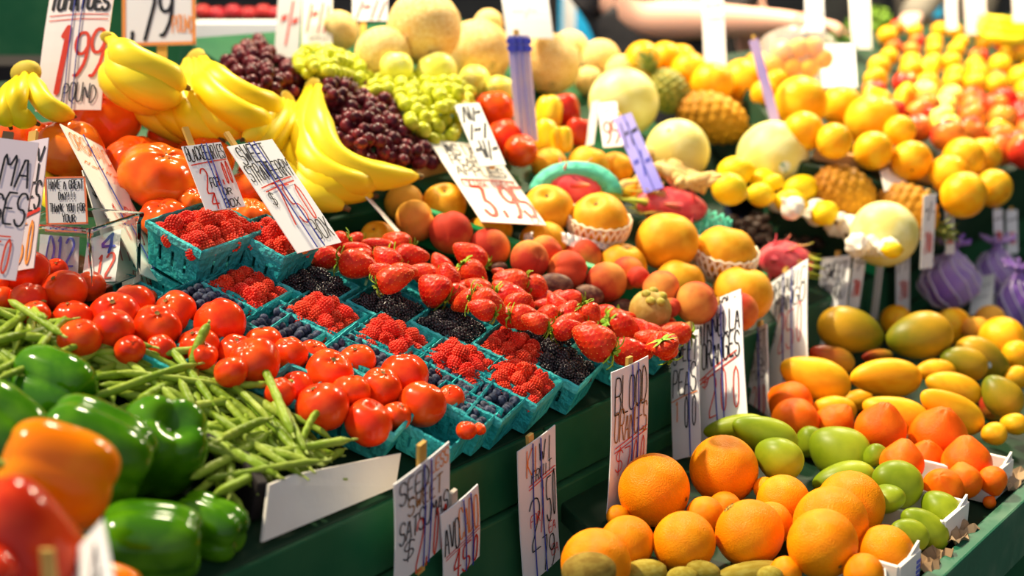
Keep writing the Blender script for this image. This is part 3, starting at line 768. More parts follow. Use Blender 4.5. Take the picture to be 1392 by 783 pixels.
row('tomato', P1, topy([(590, 630, 132), (740, 635, 85)]), 'red tomato', 'at the very front of the middle teal basket', px=B2, **tk)
row('tomato', P1, topy([(875, 525, 130), (1025, 548, 85)], .9), 'red tomato', 'in the right front teal basket', px=B2, **tk)
row('tomato', P1, [(634, 585, 14, 12), (652, 583, 9, 8)], 'small red cherry tomato', 'in the tiny basket at the stall edge', lift=.045, zone='tom')
# ---- beefsteak tomatoes on the left step
bk = dict(lift=.03, zone='back')
row('beefsteak', P1, topy([(120, 625, 120), (370, 655, 182)], .74), 'large ribbed tomato', 'under the bottom of the pink price card', px=T1, **bk)
row('beefsteak', P1, topy([(555, 485, 205)], .74), 'largest ribbed tomato', 'topmost, before the yellow bananas', px=T1, **bk)
row('beefsteak', P1, topy([(780, 512, 78), (930, 633, 150), (1075, 695, 128)], .74), 'ribbed orange-red tomato', 'in the back row before the bananas', px=T1, **bk)
row('beefsteak', P1, [(188, 222, 46, 36, 0), (216, 240, 56, 44, 0), (286, 215, 34, 27, 0)], 'big ribbed tomato', 'in the front row by the leaning cards', **bk)
row('beefsteak', P1, [(222, 296, 34, 27, 0), (262, 274, 22, 17, 0)], 'smaller orange tomato', 'behind the raised raspberry basket', **bk)
row('beefsteak', P1, [(332, 258, 34, 27, 0), (340, 294, 30, 24, 0), (352, 232, 30, 24, 0)], 'shaded ribbed tomato', 'between the two berry price cards', **bk)
row('beefsteak', P1, [(394, 210, 24, 28, 0), (424, 270, 26, 22, 0)], 'ribbed tomato', 'right of the strawberry price card', **bk)
row('beefsteak', P1, [(66, 188, 26, 20, 0)], 'ribbed tomato', 'behind the clipped sticks of the left cards', **bk)
# ---- strawberries
sk = dict(lift=.045, zone='straw')
def sb(lst, where, px):
    for k in range(3):
        pass
    row('strawberry0', P1, lst, 'ripe strawberry', where, px=px, **sk)
for i_, (l_, w_, p_) in enumerate([
    ([(330, 130, 55, 38, 10), (200, 165, 88, 62, -20), (625, 150, 100, 62, 20)], 'in the back row by the green board', Z4),
    ([(130, 265, 105, 78, 188), (345, 210, 100, 52, 20), (500, 180, 115, 48, 15), (550, 275, 105, 75, 45), (725, 258, 118, 78, 178)], 'in the second row from the green board', Z4),
    ([(350, 312, 132, 80, 190), (610, 412, 128, 72, 160), (830, 370, 85, 45, 20), (885, 485, 112, 95, 40)], 'in the row over the back blackberries', Z4),
    ([(980, 390, 85, 72, 80), (1140, 250, 125, 75, 35), (1175, 385, 105, 72, 225)], 'around the bright leafy calyx', Z4),
    ([(70, 265, 125, 48, -8), (75, 365, 108, 72, -25), (225, 385, 118, 98, 200)], 'in the row left of the sunken strawberry', Z6),
    ([(300, 160, 48, 28, 20), (385, 240, 118, 84, 25), (420, 352, 132, 72, 200), (565, 282, 98, 72, 225)], 'in the row below the dark passion fruit', Z6),
    ([(500, 482, 112, 66, 190), (645, 470, 78, 64, 10), (655, 395, 95, 45, 10), (720, 330, 48, 38, 0), (800, 345, 92, 50, 10)], 'in the middle of the strawberry heap', Z6),
    ([(690, 535, 50, 28, 0), (785, 558, 98, 64, 165), (800, 450, 92, 76, 120), (935, 540, 62, 32, 0), (950, 462, 78, 70, 240)], 'in the row over the right blackberries', Z6),
    ([(560, 330, 152, 98, 30)], 'largest of all, over the front blackberries', Z8),
    ([(750, 165, 112, 34, 5), (770, 245, 122, 82, 205), (900, 180, 62, 36, 0), (1110, 262, 92, 52, 15)], 'in the back row by the mangosteen', Z8),
    ([(830, 412, 134, 82, 185), (965, 275, 72, 70, 60), (1035, 335, 64, 100, 70), (1070, 385, 62, 82, 250)], 'in the front basket by the riser', Z8)]):
    l_ = [(a, b, c * 1.14, d * 1.3, e) for a, b, c, d, e in l_]
    row(f'strawberry{i_ % 3}', P1, l_, 'ripe red strawberry', w_, px=p_, **sk)
row('strawberry1', P1, [(x, y, 21, 17, a) for x, y, a in [(488, 352, 10), (520, 372, 30), (548, 372, 170), (575, 372, 20), (600, 362, 60), (612, 378, 10), (650, 392, 30), (625, 402, 200), (686, 396, 40), (712, 390, 10), (705, 412, 150), (735, 408, 20), (757, 416, 60), (775, 440, 10), (800, 436, 30), (845, 436, 190), (868, 448, 45), (882, 462, 20), (903, 440, 60), (920, 452, 10), (905, 470, 70), (655, 420, 20), (690, 430, 15), (728, 438, 20), (820, 428, 10)]], 'ripe strawberry half hidden', 'in the lower layer of the strawberry heap', group='lower strawberries', lift=.02, zone='straw')
# ---- peaches and pears
pk = dict(lift=.012, zone='peach')
row('ypeach', P1, [(549, 275.6, 27, 26), (564.6, 300, 29, 28)], 'yellow blushed peach', 'in the left pair by the leaning card', **pk)
row('peach', P1, [(613, 316, 30, 29), (649, 308, 13, 12), (665, 338, 29, 29)], 'orange-red peach', 'above the strawberries and green board', **pk)
row('apear', P1, [(513, 324, 25, 18, 0)], 'small yellow-green pear', 'alone behind the back strawberries', **pk)
row('apear', P1, [(604, 278, 31, 27, 0), (634, 277, 25, 26, 0)], 'yellow round pear', 'left of the Asian pear card', **pk)
row('apear', P1, [(669, 314, 28, 20, 0)], 'yellow pear', 'below the Asian pear card', **pk)
row('peach', P1, [(720, 353, 27, 27), (742, 343, 24, 24), (771, 369, 29, 28), (792, 351, 27, 26)], 'fuzzy red peach', 'in the row left of the front peach', **pk)
row('peach', P1, [(824, 384, 29, 29), (853, 372, 24, 26), (868, 377, 16, 22)], 'red peach', 'in the centre cluster above the passion fruit', **pk)
row('peach', P1, [(899, 394, 27, 26), (912, 418, 14, 11)], 'red peach', 'just left of the stickered peach', **pk)
row('peach', P1, [(946.6, 412, 30, 30)], 'red peach with a white oval sticker', 'above the shallow green board', **pk)
row('peach', P1, [(1004, 424, 27, 27)], 'dark red peach', 'behind the minneola card', **pk)
row('apear', P1, [(744.7, 284.5, 35, 31, 0)], 'tall yellow Asian pear', 'below the green foam net', lift=.04, zone='peach')
row('apear', P1, [(814, 301, 41, 37, 0)], 'yellow Asian pear with a red mark', 'in the left white foam cup', lift=.04, zone='peach')
row('apear', P1, [(907, 328, 43, 37, 0)], 'largest bare Asian pear', 'between the two foam cups', lift=.04, zone='peach')
row('apear', P1, [(986, 345, 42, 36, 0)], 'yellow Asian pear', 'in the right white foam cup', lift=.04, zone='peach')
row('apear', P1, [(738, 330, 33, 24, 0), (846, 362, 34, 28, 0)], 'low golden Asian pear', 'in the layer under the foam cups', **pk)
row('apear', P1, [(924, 384, 34, 27, 0), (1010, 400, 42, 28, 0)], 'low golden Asian pear', 'behind the stickered peach', **pk)
row('apear', P1, [(747, 224, 25, 22, 0), (800, 226, 30, 26, 0), (838, 228, 23, 27, 0), (858, 258, 16, 16, 0)], 'orange-brown Asian pear', 'in the back row by the blue card', lift=.05, zone='peach')
row('passion', P1, [(679, 363, 11, 7, 0)], 'small brown passion fruit', 'behind the back strawberries', **pk)
row('passion', P1, [(755, 387, 25, 16, 5), (801, 401, 21, 14, 15), (846, 419, 18, 13, -5)], 'dark wrinkled passion fruit', 'between the strawberries and peaches', **pk)
row('feijoa', P1, [(884, 422, 29, 20, 0)], 'olive mangosteen with knobbly yellow calyx', 'by the front strawberries', zone='peach', lift=.012, tilt=Vector((.2, -.5, 1)))
row('dragon', P1, [(782, 255, 46, 30, 12)], 'red dragon fruit', 'wrapped in the arched green foam net', lift=.05, zone='peach')
row('dragon', P1, [(912, 280, 50, 25, 188)], 'pink dragon fruit with yellow-green scales', 'beside the blue card foot', lift=.045, zone='peach')
row('dragon', P1, [(1068, 356, 38, 28, 10)], 'pink dragon fruit', 'behind the dark tray and mango card', lift=.01, zone='peach')
# ---- lemons, garlic, melons, pineapples
lk = dict(lift=.095, zone='mid')
row('lemon', P1, [(991, 257, 25, 23, 20), (999, 234, 25, 22, -10), (1034, 265, 19, 17, 10), (1038, 245, 18, 16, 0)], 'bright yellow lemon', 'in the left heap below the stickered melon', **lk)
row('lemon', P1, [(1075, 275, 22, 18, 10), (1088, 257, 25, 20, -15), (1052, 248, 14, 12, 0), (1121, 290, 16, 20, 60)], 'bright yellow lemon', 'in the heap left of the front pineapple', **lk)
row('lemon', P1, [(1157, 304, 24, 16, 10), (1190, 306, 14, 11, 0), (1213, 340, 14, 12, 0)], 'yellow lemon', 'by the lowest honeydew melon', lift=.06, zone='mid')
gk = dict(lift=.02, zone='mid')
row('garlic', P1, [(1060, 274, 17, 16), (1078, 283, 18, 17), (1092, 271, 17, 16), (1110, 289, 20, 18), (1126, 287, 15, 15), (1138, 305, 19, 17), (1158, 311, 21, 18), (1180, 309, 17, 15), (1188, 332, 18, 17), (1166, 333, 18, 16), (1208, 337, 16, 15)], 'white garlic bulb', 'in the line behind the dark tray', lift=.05, zone='mid')
row('ginger', P1, [(905, 216, 32, 28, 20), (922, 238, 34, 26, 25), (866, 258, 28, 22, 10), (948, 246, 26, 22, -15), (890, 236, 28, 24, -30)], 'knobbly tan ginger root', 'in the ginger heap below the melons', lift=.04, zone='mid')
mk = dict(lift=.062, zone='mid')
row('honeydew', P1, [(848, 139, 48, 46)], 'pale honeydew melon', 'standing left of the green pineapple', **mk)
row('honeydew', P1, [(921, 206, 45, 44)], 'pale honeydew melon', 'below the tilted golden pineapple', lift=.06, zone='mid')
row('honeydew', P1, [(1050, 212, 49, 48)], 'pale honeydew melon with a round sticker', 'between lemons and the crate plank', lift=.08, zone='mid')
row('honeydew', P1, [(1202, 318, 46, 44)], 'pale honeydew melon', 'lowest, in front of the leaning pineapples', lift=.0, zone='mid')
row('pineapple', P1, [(1146, 262, 48, 37, 25)], 'golden pineapple lying in front of the plank', 'left of the white paper scrap', lift=.085, zone='mid')
row('pineapple', P1, [(1232, 288, 46, 39, 30)], 'golden pineapple lying in front of the plank', 'below the white paper scrap', lift=.085, zone='mid')
row('pineapple', P1, [(968, 160, 52, 35, 20)], 'golden pineapple lying tilted', 'above two honeydew melons', **mk)
row('pineapple', P1, [(1012, 156, 34, 28, 25)], 'golden pineapple', 'half hidden behind the tilted one', **mk)
row('green_pineapple', P1, [(908, 124, 34, 28, 235)], 'dark green pineapple with its leaves up left', 'beside the standing honeydew', lift=.09, zone='mid')
row('cantaloupe', P1, [(577, 38, 51, 46), (664, 32, 20, 18)], 'netted yellow melon', 'at the top of the melon heap', lift=.12, zone='mid')
row('cantaloupe', P1, [(460, 42, 28, 30), (520, 74, 38, 31), (650, 72, 46, 40), (748, 87, 42, 44)], 'netted yellow melon', 'in the front melon row', **mk)
row('cantaloupe', P1, [(775, 67, 26, 26), (800, 110, 20, 20), (817, 80, 27, 27), (846, 98, 24, 22)], 'small netted melon', 'in the cluster above the honeydew', **mk)
row('yapple', P1, [(539, 92, 24, 22, 0), (594, 98, 30, 28, 0), (645, 110, 23, 20, 0), (680, 122, 21, 18, 0)], 'yellow apple', 'between green grapes and melons', **mk)
row('tomato', P1, [(672, 150, 28, 26, 0), (686, 190, 28, 26, 0), (708, 205, 24, 22, 0)], 'orange-red tomato', 'around the foot of the blue lit card', lift=.06, zone='mid')
row('ypep', P1, [(746, 154, 24, 22, 100), (742, 187, 25, 22, 80), (764, 190, 19, 18, 90)], 'yellow bell pepper', 'in the small heap of peppers', lift=.06, zone='mid')
row('rpep', P1, [(769, 149, 22, 22, 80), (785, 180, 20, 20, 100)], 'red bell pepper', 'in the small heap of peppers', lift=.06, zone='mid')
# ---- oranges and fruit on the right step
ok_ = dict(lift=.17, zone='right')
row('yorange', P1, [(1187, 205, 27, 25), (1239, 219, 28, 26), (1290, 238, 28, 27)], 'shiny orange', 'in the front row along the crate plank', **ok_)
row('yorange', P1, [(1310, 265, 32, 28), (1350, 256, 26, 25)], 'shiny orange', 'lowest, above the small blurred cards', lift=.15, zone='right')
row('yorange', P1, [(1092, 179, 28, 24), (1134, 192, 25, 22), (1185, 165, 37, 30), (1223, 178, 22, 24)], 'shiny orange', 'in the second row from the plank', **ok_)
row('yorange', P1, [(1057, 112, 18, 17), (1088, 140, 37, 32), (1144, 145, 29, 28)], 'shiny orange', 'in the third row below the bagged fruit', **ok_)
row('yorange', P1, [(1310, 217, 30, 26), (1336, 212, 25, 25)], 'shiny orange', 'behind the front right pair', **ok_)
row('yorange', P1, [(874, 82, 26, 20), (905, 80, 24, 18), (926, 80, 20, 17)], 'yellow-orange orange', 'before the first seller arm', lift=.12, zone='right')
row('yorange', P1, [(937, 97, 26, 22), (968, 114, 30, 24), (1010, 112, 32, 27)], 'yellow-orange orange', 'behind the tilted pineapple', lift=.12, zone='right')
row('yorange', P1, [(1040, 128, 20, 18), (1030, 92, 22, 17)], 'yellow-orange orange', 'left of the plastic bag', lift=.13, zone='right')
_rn = random.Random(5)
far = []
for j in range(12):
    n_ = 7
    for i in range(n_):
        x = 1172 + j * 4 + i * (222 - j * 4) / (n_ - 1) + _rn.uniform(-7, 7); y = 196 - j * 14.5 + i * 2.0 + _rn.uniform(-4, 4)
        far.append((j, x, y))
kinds_ = ['ypep', 'apple', 'apple', 'apple', 'yapple', 'yorange']
nm_ = ['front', 'second', 'third', 'fourth', 'fifth', 'sixth', 'seventh', 'eighth', 'ninth', 'tenth', 'eleventh', 'back']
desc_ = {'ypep': 'yellow bell pepper', 'apple': 'red-blushed apple', 'yapple': 'yellow apple', 'yorange': 'small orange'}
for j in range(12):
    sel = {}
    for (jj, x, y) in far:
        if jj != j: continue
        if j < 3 and x < 1235: continue
        if y > 185 and x < 1330: continue
        kd = 'yorange' if j >= 6 and _rn.random() < .65 else ('apple' if x > 1320 and _rn.random() < .6 else _rn.choice(kinds_[:5]))
        r = 24 - j * 1.2 + _rn.uniform(-2, 2)
        sel.setdefault(kd, []).append((x, y, r, r * .88, _rn.uniform(0, 360)))
    for kd, l in sel.items():
        row(kd, P1, l, desc_[kd], f'in the {nm_[j]} row of the far mixed heap', lift=.17, zone='far')
# ---- lower deck: oranges, kiwis, mangoes, minneolas
q = dict(lift=0.0, zone='low')
row('orange', P0, [(889, 666, 50, 51)], 'big orange half in shade', 'on top beside the blood orange card', **q)
row('orange', P0, [(984, 638, 47, 49)], 'big bright orange with a dark oval sticker', 'topmost under the minneola card', **q)
row('orange', P0, [(930, 737, 43, 43), (1019, 725, 47, 47), (1118, 739, 48, 47)], 'large orange', 'in the front row of the orange pile', **q)
row('orange', P0, [(1065, 682, 37, 34), (1129, 711, 51, 42), (1156, 687, 47, 40)], 'large orange', 'in the second row by the green mangoes', **q)
row('orange', P0, [(1204, 752, 39, 42)], 'duller yellow orange', 'against the white box corner', **q)
row('orange', P0, [(1048, 712, 30, 30), (958, 700, 26, 26), (1040, 664, 16, 16), (985, 692, 24, 24)], 'orange', 'wedged deep between the big front oranges', **q)
row('orange', P0, [(810, 766, 48, 46), (852, 738, 38, 34)], 'shaded orange', 'at the foot of the kiwi card', **q)
row('orange', P0, [(840, 702, 16, 16)], 'small shaded orange', 'behind the blood orange card foot', **q)
row('orange', P0, [(1174, 780, 28, 26), (1068, 778, 22, 18)], 'orange', 'cut off at the bottom edge', **q)
row('kiwi', P0, [(801, 776, 38, 26, 0)], 'brown kiwi with a round white sticker', 'in front of the shaded oranges', **q)
row('kiwig', P0, [(876, 778, 32, 18, -5), (928, 784, 22, 14, 0), (956, 776, 24, 14, 10), (1020, 780, 50, 17, -8), (1047, 783, 18, 14, 0)], 'green-brown kiwi', 'in the kiwi row at the bottom', **q)
row('plum', P0, [(1013, 605, 18, 18)], 'dark purple plum', 'behind the topmost bright orange', **q)
row('green_mango', P0, [(1000, 582, 44, 20, -10), (1040, 590, 48, 25, 15)], 'long green mango', 'below the minneola card', lift=.04, zone='low')
row('green_mango', P0, [(1058, 624, 34, 31, 40), (1102, 600, 22, 24, 70), (1142, 615, 44, 38, 20), (1190, 618, 15, 18, 60)], 'plump green mango', 'in the upper green mango row', **q)
row('green_mango', P0, [(1147, 652, 44, 27, -10)], 'green mango with a pale sticker', 'behind the large oranges', **q)
row('green_mango', P0, [(1204, 678, 20, 28, 70), (1219, 657, 37, 33, 30)], 'dark green mango with a pointed tip', 'right of the stickered mango', **q)
row('green_mango', P0, [(1236, 727, 28, 22, 30), (1256, 719, 38, 27, 40), (1278, 692, 28, 27, 40)], 'green mango', 'by the torn brown paper edge', **q)
row('minneola', P0, [(1075, 549, 31, 28), (1081, 573, 33, 28), (1134, 577, 28, 24)], 'deep orange minneola', 'in the left cluster under yellow mangoes', **q)
row('minneola_up', P0, [(1197, 584, 35, 29), (1275, 594, 40, 32)], 'deep orange minneola', 'in the back row under the yellow mangoes', **q)
row('minneola_up', P0, [(1226, 630, 30, 30), (1259, 625, 26, 30), (1314, 630, 34, 28)], 'deep orange minneola with a knobbed neck', 'in the middle row', **q)
row('minneola', P0, [(1281, 664, 28, 22), (1310, 655, 25, 24), (1349, 652, 20, 20), (1345, 683, 9, 15)], 'deep orange minneola', 'in the row behind the white boxes', **q)
ymk = dict(lift=.035, zone='low')
row('turning_mango', P0, [(1157, 450, 46, 33, 190), (1249, 456, 46, 34, -15)], 'large green and yellow mango', 'in the topmost mango pair', lift=.06, zone='low')
row('yellow_mango', P0, [(1108, 513, 50, 29, 15), (1204, 514, 50, 28, 5)], 'yellow mango', 'in the upper pair below the green ones', **ymk)
row('yellow_mango', P0, [(1218, 562, 46, 24, 12), (1296, 528, 39, 22, 20), (1294, 558, 51, 25, 25)], 'yellow mango', 'in the bright group at centre right', **ymk)
row('yellow_mango', P0, [(1134, 557, 30, 20, 10), (1166, 544, 22, 16, 0)], 'dull yellow mango', 'tucked under the upper pair', lift=.0, zone='low')
row('yellow_mango', P0, [(1272, 505, 29, 18, 5), (1351, 590, 18, 17, 0), (1378, 576, 18, 16, 0)], 'small orange-yellow mango', 'filling gaps at the right', lift=.02, zone='low')
row('red_mango', P0, [(1131, 487, 34, 18, 15), (1193, 485, 22, 10, 0)], 'dark red mango', 'behind the yellow upper pair', lift=.03, zone='low')
row('turning_mango', P0, [(1310, 494, 33, 24, 20), (1336, 488, 40, 27, 215), (1362, 538, 32, 26, 45)], 'green and orange mango', 'in the right-hand mango group', lift=.03, zone='low')
row('red_mango', P0, [(1349, 552, 19, 18, 30)], 'purple-red mango', 'under the right green mango', lift=.0, zone='low')
row('yellow_mango', P0, [(1381, 514, 18, 16, 0)], 'olive yellow mango', 'at the right frame edge', lift=.02, zone='low')
row('yorange', P0, [(1218, 436, 22, 15), (1295, 443, 25, 23), (1362, 462, 32, 22), (1382, 482, 20, 22)], 'round orange fruit', 'behind the topmost mango pair', lift=.03, zone='low')
row('ypeach', P0, [(1326, 446, 18, 17), (1345, 436, 22, 14)], 'pinkish peach', 'in front of the purple net bags', lift=.03, zone='low')
settle()

# stickers
def stk(part_lab, n, off, size, m, lab=None, nm='sticker', asp=.75):
    o = cap(nm, find(part_lab, n)['obj'], off, size, m, asp=asp)
    if lab: o['label'] = lab
stk('red peach with a white oval', 0, (.25, -.1), .30, M_stickp, 'white oval printed sticker', asp=1.25)
stk('dark oval sticker', 0, (.15, -.72), .16, M_stickd, 'dark oval sticker', asp=1)
stk('large orange, second from the left in the front row', 0, (.15, -.72), .19, M_stickd, 'dark oval sticker', asp=.8)
stk('brown kiwi', 0, (.05, -.45), .36, M_stickp, 'round white sticker', asp=.8)
stk('green mango with a pale sticker', 0, (-.35, -.55), .2, M_sticker, 'pale sticker')
stk('large green and yellow mango, rightmost', 0, (-.4, .45), .22, M_stickp, 'printed sticker', asp=1.2)
stk('green and orange mango, second', 0, (.55, .3), .2, M_stickp, 'printed sticker')
stk('honeydew melon with a round sticker', 0, (.2, -.05), .17, M_stickp, 'round printed sticker', asp=1)
stk('Asian pear with a red mark', 0, (-.15, -.55), .13, mat('red_ring_mark', (.75, .2, .03), .5, (.8, .3, .06), 5), 'red mark')
# ---------------------------------------------------------------- berry baskets
BW = dict(a=.050, b=.050, h=.050, slots=3)
ROTB = math.radians(14)
def pbasket(x, y, kind, label, where, r, layers, rot=ROTB, lift=0.0, top=.052, cat=None, a=.0415, b=.0415, hgt=.05, fillh=.040, jit=.18):
    u, v = uv(P1, on(P1, x, y, top)); v = max(v, b * 1.10)
    M = frame(P1, u, v, lift + .0015, rot)
    key = f'{a}_{b}_{hgt}'
    basket(key, M, label, a=a, b=b, h=hgt, seed=len(BK))
    if kind:
        g = f'{kind} fill {where}'
        nm = {'raspberry': 'raspberries', 'blackberry': 'blackberries', 'blueberry': 'blueberries'}[kind]
        ad = {'raspberry': 'red raspberry', 'blackberry': 'black glossy blackberry', 'blueberry': 'dusky blueberry'}[kind]
        if kind == 'blueberry':
            rq = random.Random(int(x))
            for i in range(6):
                for j in range(6):
                    c = M @ Vector(((i - 2.5) / 3 * (a - .006), (j - 2.5) / 3 * (b - .006), fillh - .007)); BED.add(*[(lambda vs, fs: ([c + Vector(v) * .0068 for v in vs], fs))(*grid_sphere(lambda t, p: sph(t, p), 10, 6))][0])
        fill(kind, M, a, b, fillh, r, layers, f'{ad} in the {where}', f'{nm} in the {where}', jit)
    return M
RL = [(1.10, .002), (.84, .012), (.34, .021)]
KL = [(1.10, 0), (.80, .010)]
UL = [(1.02, .004)]
BED = MB()
for (x, y, w) in [(718, 520, 'front raspberry basket beside the riser'), (626, 489, 'second raspberry basket from the riser'), (534, 456, 'third raspberry basket from the riser'), (440, 423, 'fourth raspberry basket from the riser'), (338, 388, 'raspberry basket below the raised one'), (700, 470, 'raspberry basket between blackberries')]:
    pbasket(x, y, 'raspberry', 'teal pulp basket heaped with raspberries, the ' + w, w, .0107, RL)
for (x, y, w) in [(782, 502, 'front blackberry basket behind the blood orange card'), (735, 458, 'blackberry basket under the large strawberry'), (616, 440, 'middle blackberry basket'), (530, 412, 'fourth blackberry basket from the riser'), (430, 384, 'back blackberry basket')]:
    pbasket(x, y, 'blackberry', 'teal pulp basket full of blackberries, the ' + w, w, .0107, KL)
for (x, y, w) in [(684, 548, 'wide blueberry basket at the stall edge'), (596, 516, 'blueberry basket behind the front tomato basket'), (490, 480, 'third blueberry basket along the tomatoes'), (392, 440, 'fourth blueberry basket along the tomatoes'), (282, 408, 'back blueberry basket by the jar')]:
    pbasket(x, y, 'blueberry', 'teal pulp basket of blueberries, the ' + w, w, .0066, UL, jit=.22)
pbasket(668, 572, 'blueberry', 'small teal basket of blueberries at the front edge', 'small front edge blueberry basket', .0066, UL, a=.026, b=.040, jit=.22)
pbasket(634, 590, None, 'tiny teal basket holding cherry tomatoes at the edge', '', 0, 0, a=.034, b=.036, hgt=.04)
o = link('blueberries', BED.mesh('blueberries', M_blueb)); tag(o, 'blueberries lying deeper in the teal baskets along the tomatoes', 'blueberries', None, 'stuff')
# raised pair of raspberry baskets
pbasket(283, 304, 'raspberry', 'raised teal basket of raspberries standing highest, at the left', 'raised left raspberry basket', .0115, RL, rot=math.radians(8), lift=.035, top=.1, a=.062, b=.046, hgt=.062, fillh=.050)
pbasket(374, 318, 'raspberry', 'raised teal basket of raspberries beside the highest one', 'raised right raspberry basket', .0115, RL, rot=math.radians(8), lift=.03, top=.095, a=.036, b=.046, hgt=.062, fillh=.050)
# baskets under the strawberries
for (x, y, w) in [(500, 362, 'back left'), (560, 350, 'back right'), (632, 390, 'middle left'), (700, 402, 'middle'), (760, 428, 'middle right'), (842, 456, 'front left by the riser'), (905, 448, 'front right by the riser')]:
    pbasket(x, y + 20, None, f'teal pulp basket under strawberries, {w}', '', 0, 0, top=.04, hgt=.036)
# empty nested teal baskets behind the tomatoes
for k, (x, y) in enumerate([(214, 376), (262, 378)]):
    u, v = uv(P1, on(P1, x, y, .02))
    basket('flat', frame(P1, u, v, .002 + .0, ROTB), ['upturned empty teal basket beside the each card', 'empty teal basket in front of the raised raspberries'][k], a=.04, b=.04, h=.026, slots=3, seed=5)
# quart baskets under the front tomatoes
for (x, y, w, rt) in [(596, 520, 'front teal quart basket of tomatoes at the right, by the edge', 20), (500, 545, 'middle front teal quart basket of tomatoes', 20), (412, 520, 'left front teal quart basket of tomatoes, by beans', 20), (512, 490, 'teal quart basket of tomatoes behind the front ones', 18), (420, 478, 'teal quart basket of tomatoes at pile centre', 18), (330, 480, 'teal quart basket of tomatoes behind the bean ends', 16), (215, 460, 'teal quart basket of tomatoes left of centre', 16)]:
    u, v = uv(P1, on(P1, x, y, .045)); basket('quart', frame(P1, u, v, .001, math.radians(rt)), w, a=.052, b=.056, h=.052, top=.8, slots=4, seed=3)

# ---------------------------------------------------------------- green beans
def bean_mesh(seed):
    rnd = random.Random(seed); b1 = rnd.uniform(-.09, .09); b2 = rnd.uniform(-.05, .05); tw = rnd.uniform(0, 3)
    pts = catmull([(b1 * math.cos(x * 1.5) + b2 * math.sin(x * 3), b2 * math.cos(x * 2 + tw), x) for x in (-.5, -.3, -.1, .1, .3, .5)], 22)
    rr = [rnd.uniform(.9, 1.1) for _ in range(24)]
    def rad(s):
        e = min(1, s / .10) ** .6 * min(1, (1 - s) / .13) ** .75
        return .0385 * max(.12, e) * (1 + .06 * math.sin(s * 34 + seed)) 
    body = MB().add(*tube(pts, rad, 9, 0, True, .86)).mesh('green_bean', M_bean)
    e = pts[-1]; d = (pts[-1] - pts[-3]).normalized()
    st = MB().add(*tube(catmull([e - d * .012, e + d * .03, e + d * .06 + Vector((rnd.uniform(-.02, .02), rnd.uniform(-.02, .02), 0))], 5), lambda s: .011 * (1.2 - .5 * s), 6)).mesh('stem', M_beantip)
    return body, st
BEANS = [bean_mesh(i) for i in range(9)]
def in_poly(x, y, P):
    c = False; n = len(P)
    for i in range(n):
        (x1, y1), (x2, y2) = P[i], P[i - 1]
        if (y1 > y) != (y2 > y) and x < (x2 - x1) * (y - y1) / (y2 - y1) + x1: c = not c
    return c
bpoly = [(-30, 425), (20, 412), (110, 455), (190, 478), (260, 505), (330, 530), (390, 565), (440, 600), (432, 625), (390, 640), (358, 664), (340, 676), (300, 640), (285, 590), (210, 535), (140, 525), (60, 500), (-30, 520)]
def place_bean(x, y, ang, ln, h, label, tilt=0.0, group=None):
    a = math.radians(ang); p = on(P1, x, y, h); p2 = on(P1, x + math.cos(a) * 12, y + math.sin(a) * 12, h)
    d = (p2 - p).normalized(); d = (d + P1[3] * tilt).normalized()
    body, st = random.choice(BEANS); th = random.uniform(.9, 1.2) * .125
    o = link('green_bean', body, None, Matrix.Translation(p) @ rot_to(d, random.uniform(0, 6.28)) @ Matrix.Diagonal((th, th, ln, 1)))
    tag(o, label, 'bean', group); link('stem', st, o); return o
rb = random.Random(11); nb = 0
zones = [('green bean lying level at the left of the bean heap', 'beans at the left'), ('green bean slanting in the middle of the bean heap', 'beans in the middle'), ('green bean running down towards the white cardboard', 'beans at the right')]
while nb < 285:
    x, y = rb.uniform(-20, 430), rb.uniform(415, 672)
    if not in_poly(x, y, bpoly): continue
    k = nb / 285
    z = 0 if x < 150 else (1 if x < 280 else 2)
    ang = (4, 20, 36)[z] + rb.gauss(0, (20, 17, 16)[z])
    if rb.random() < .12: ang += rb.choice((-60, 60))
    ln = rb.uniform(.095, .14)
    if x > 390: ln *= .8
    ex, ey = x + math.cos(math.radians(ang)) * 62, y + math.sin(math.radians(ang)) * 62
    if ex > 350 and ey > 655 - .22 * (ex - 366): continue
    place_bean(x, y, ang, ln, .008 + .042 * k + rb.uniform(-.002, .002), zones[z][0], rb.gauss(0, .08), zones[z][1]); nb += 1
# the beans one can tell apart
for (x, y, ang, ln, h, lab, tl) in [
    (205, 471, 2, .13, .058, 'long straight green bean lying across the low tomatoes', 0),
    (280, 468, -62, .055, .075, 'green bean sticking up against the tomatoes', .6),
    (378, 545, 62, .125, .062, 'curved green bean hanging down over the front basket', -.1),
    (362, 518, -8, .075, .06, 'short green bean reaching under the curved one', .1),
    (340, 585, -18, .07, .062, 'pale green bean pointing up right at the basket', .1),
    (425, 590, -38, .06, .05, 'green bean with a thin tail before the front tomatoes', .2),
    (50, 435, 38, .10, .066, 'green bean with a long tip before the left tomatoes', .1),
    (62, 420, 50, .06, .07, 'pale green bean leaning on the dark tomatoes', .3),
    (60, 485, -20, .12, .064, 'thick green bean rising right behind the peppers', .05),
    (455, 622, -30, .05, .03, 'small curved bean hooked at the basket corner', .2),
    (288, 655, 40, .10, .03, 'green bean in shade beside the lower peppers', -.1)]:
    place_bean(x, y, ang, ln, h, lab, tl)

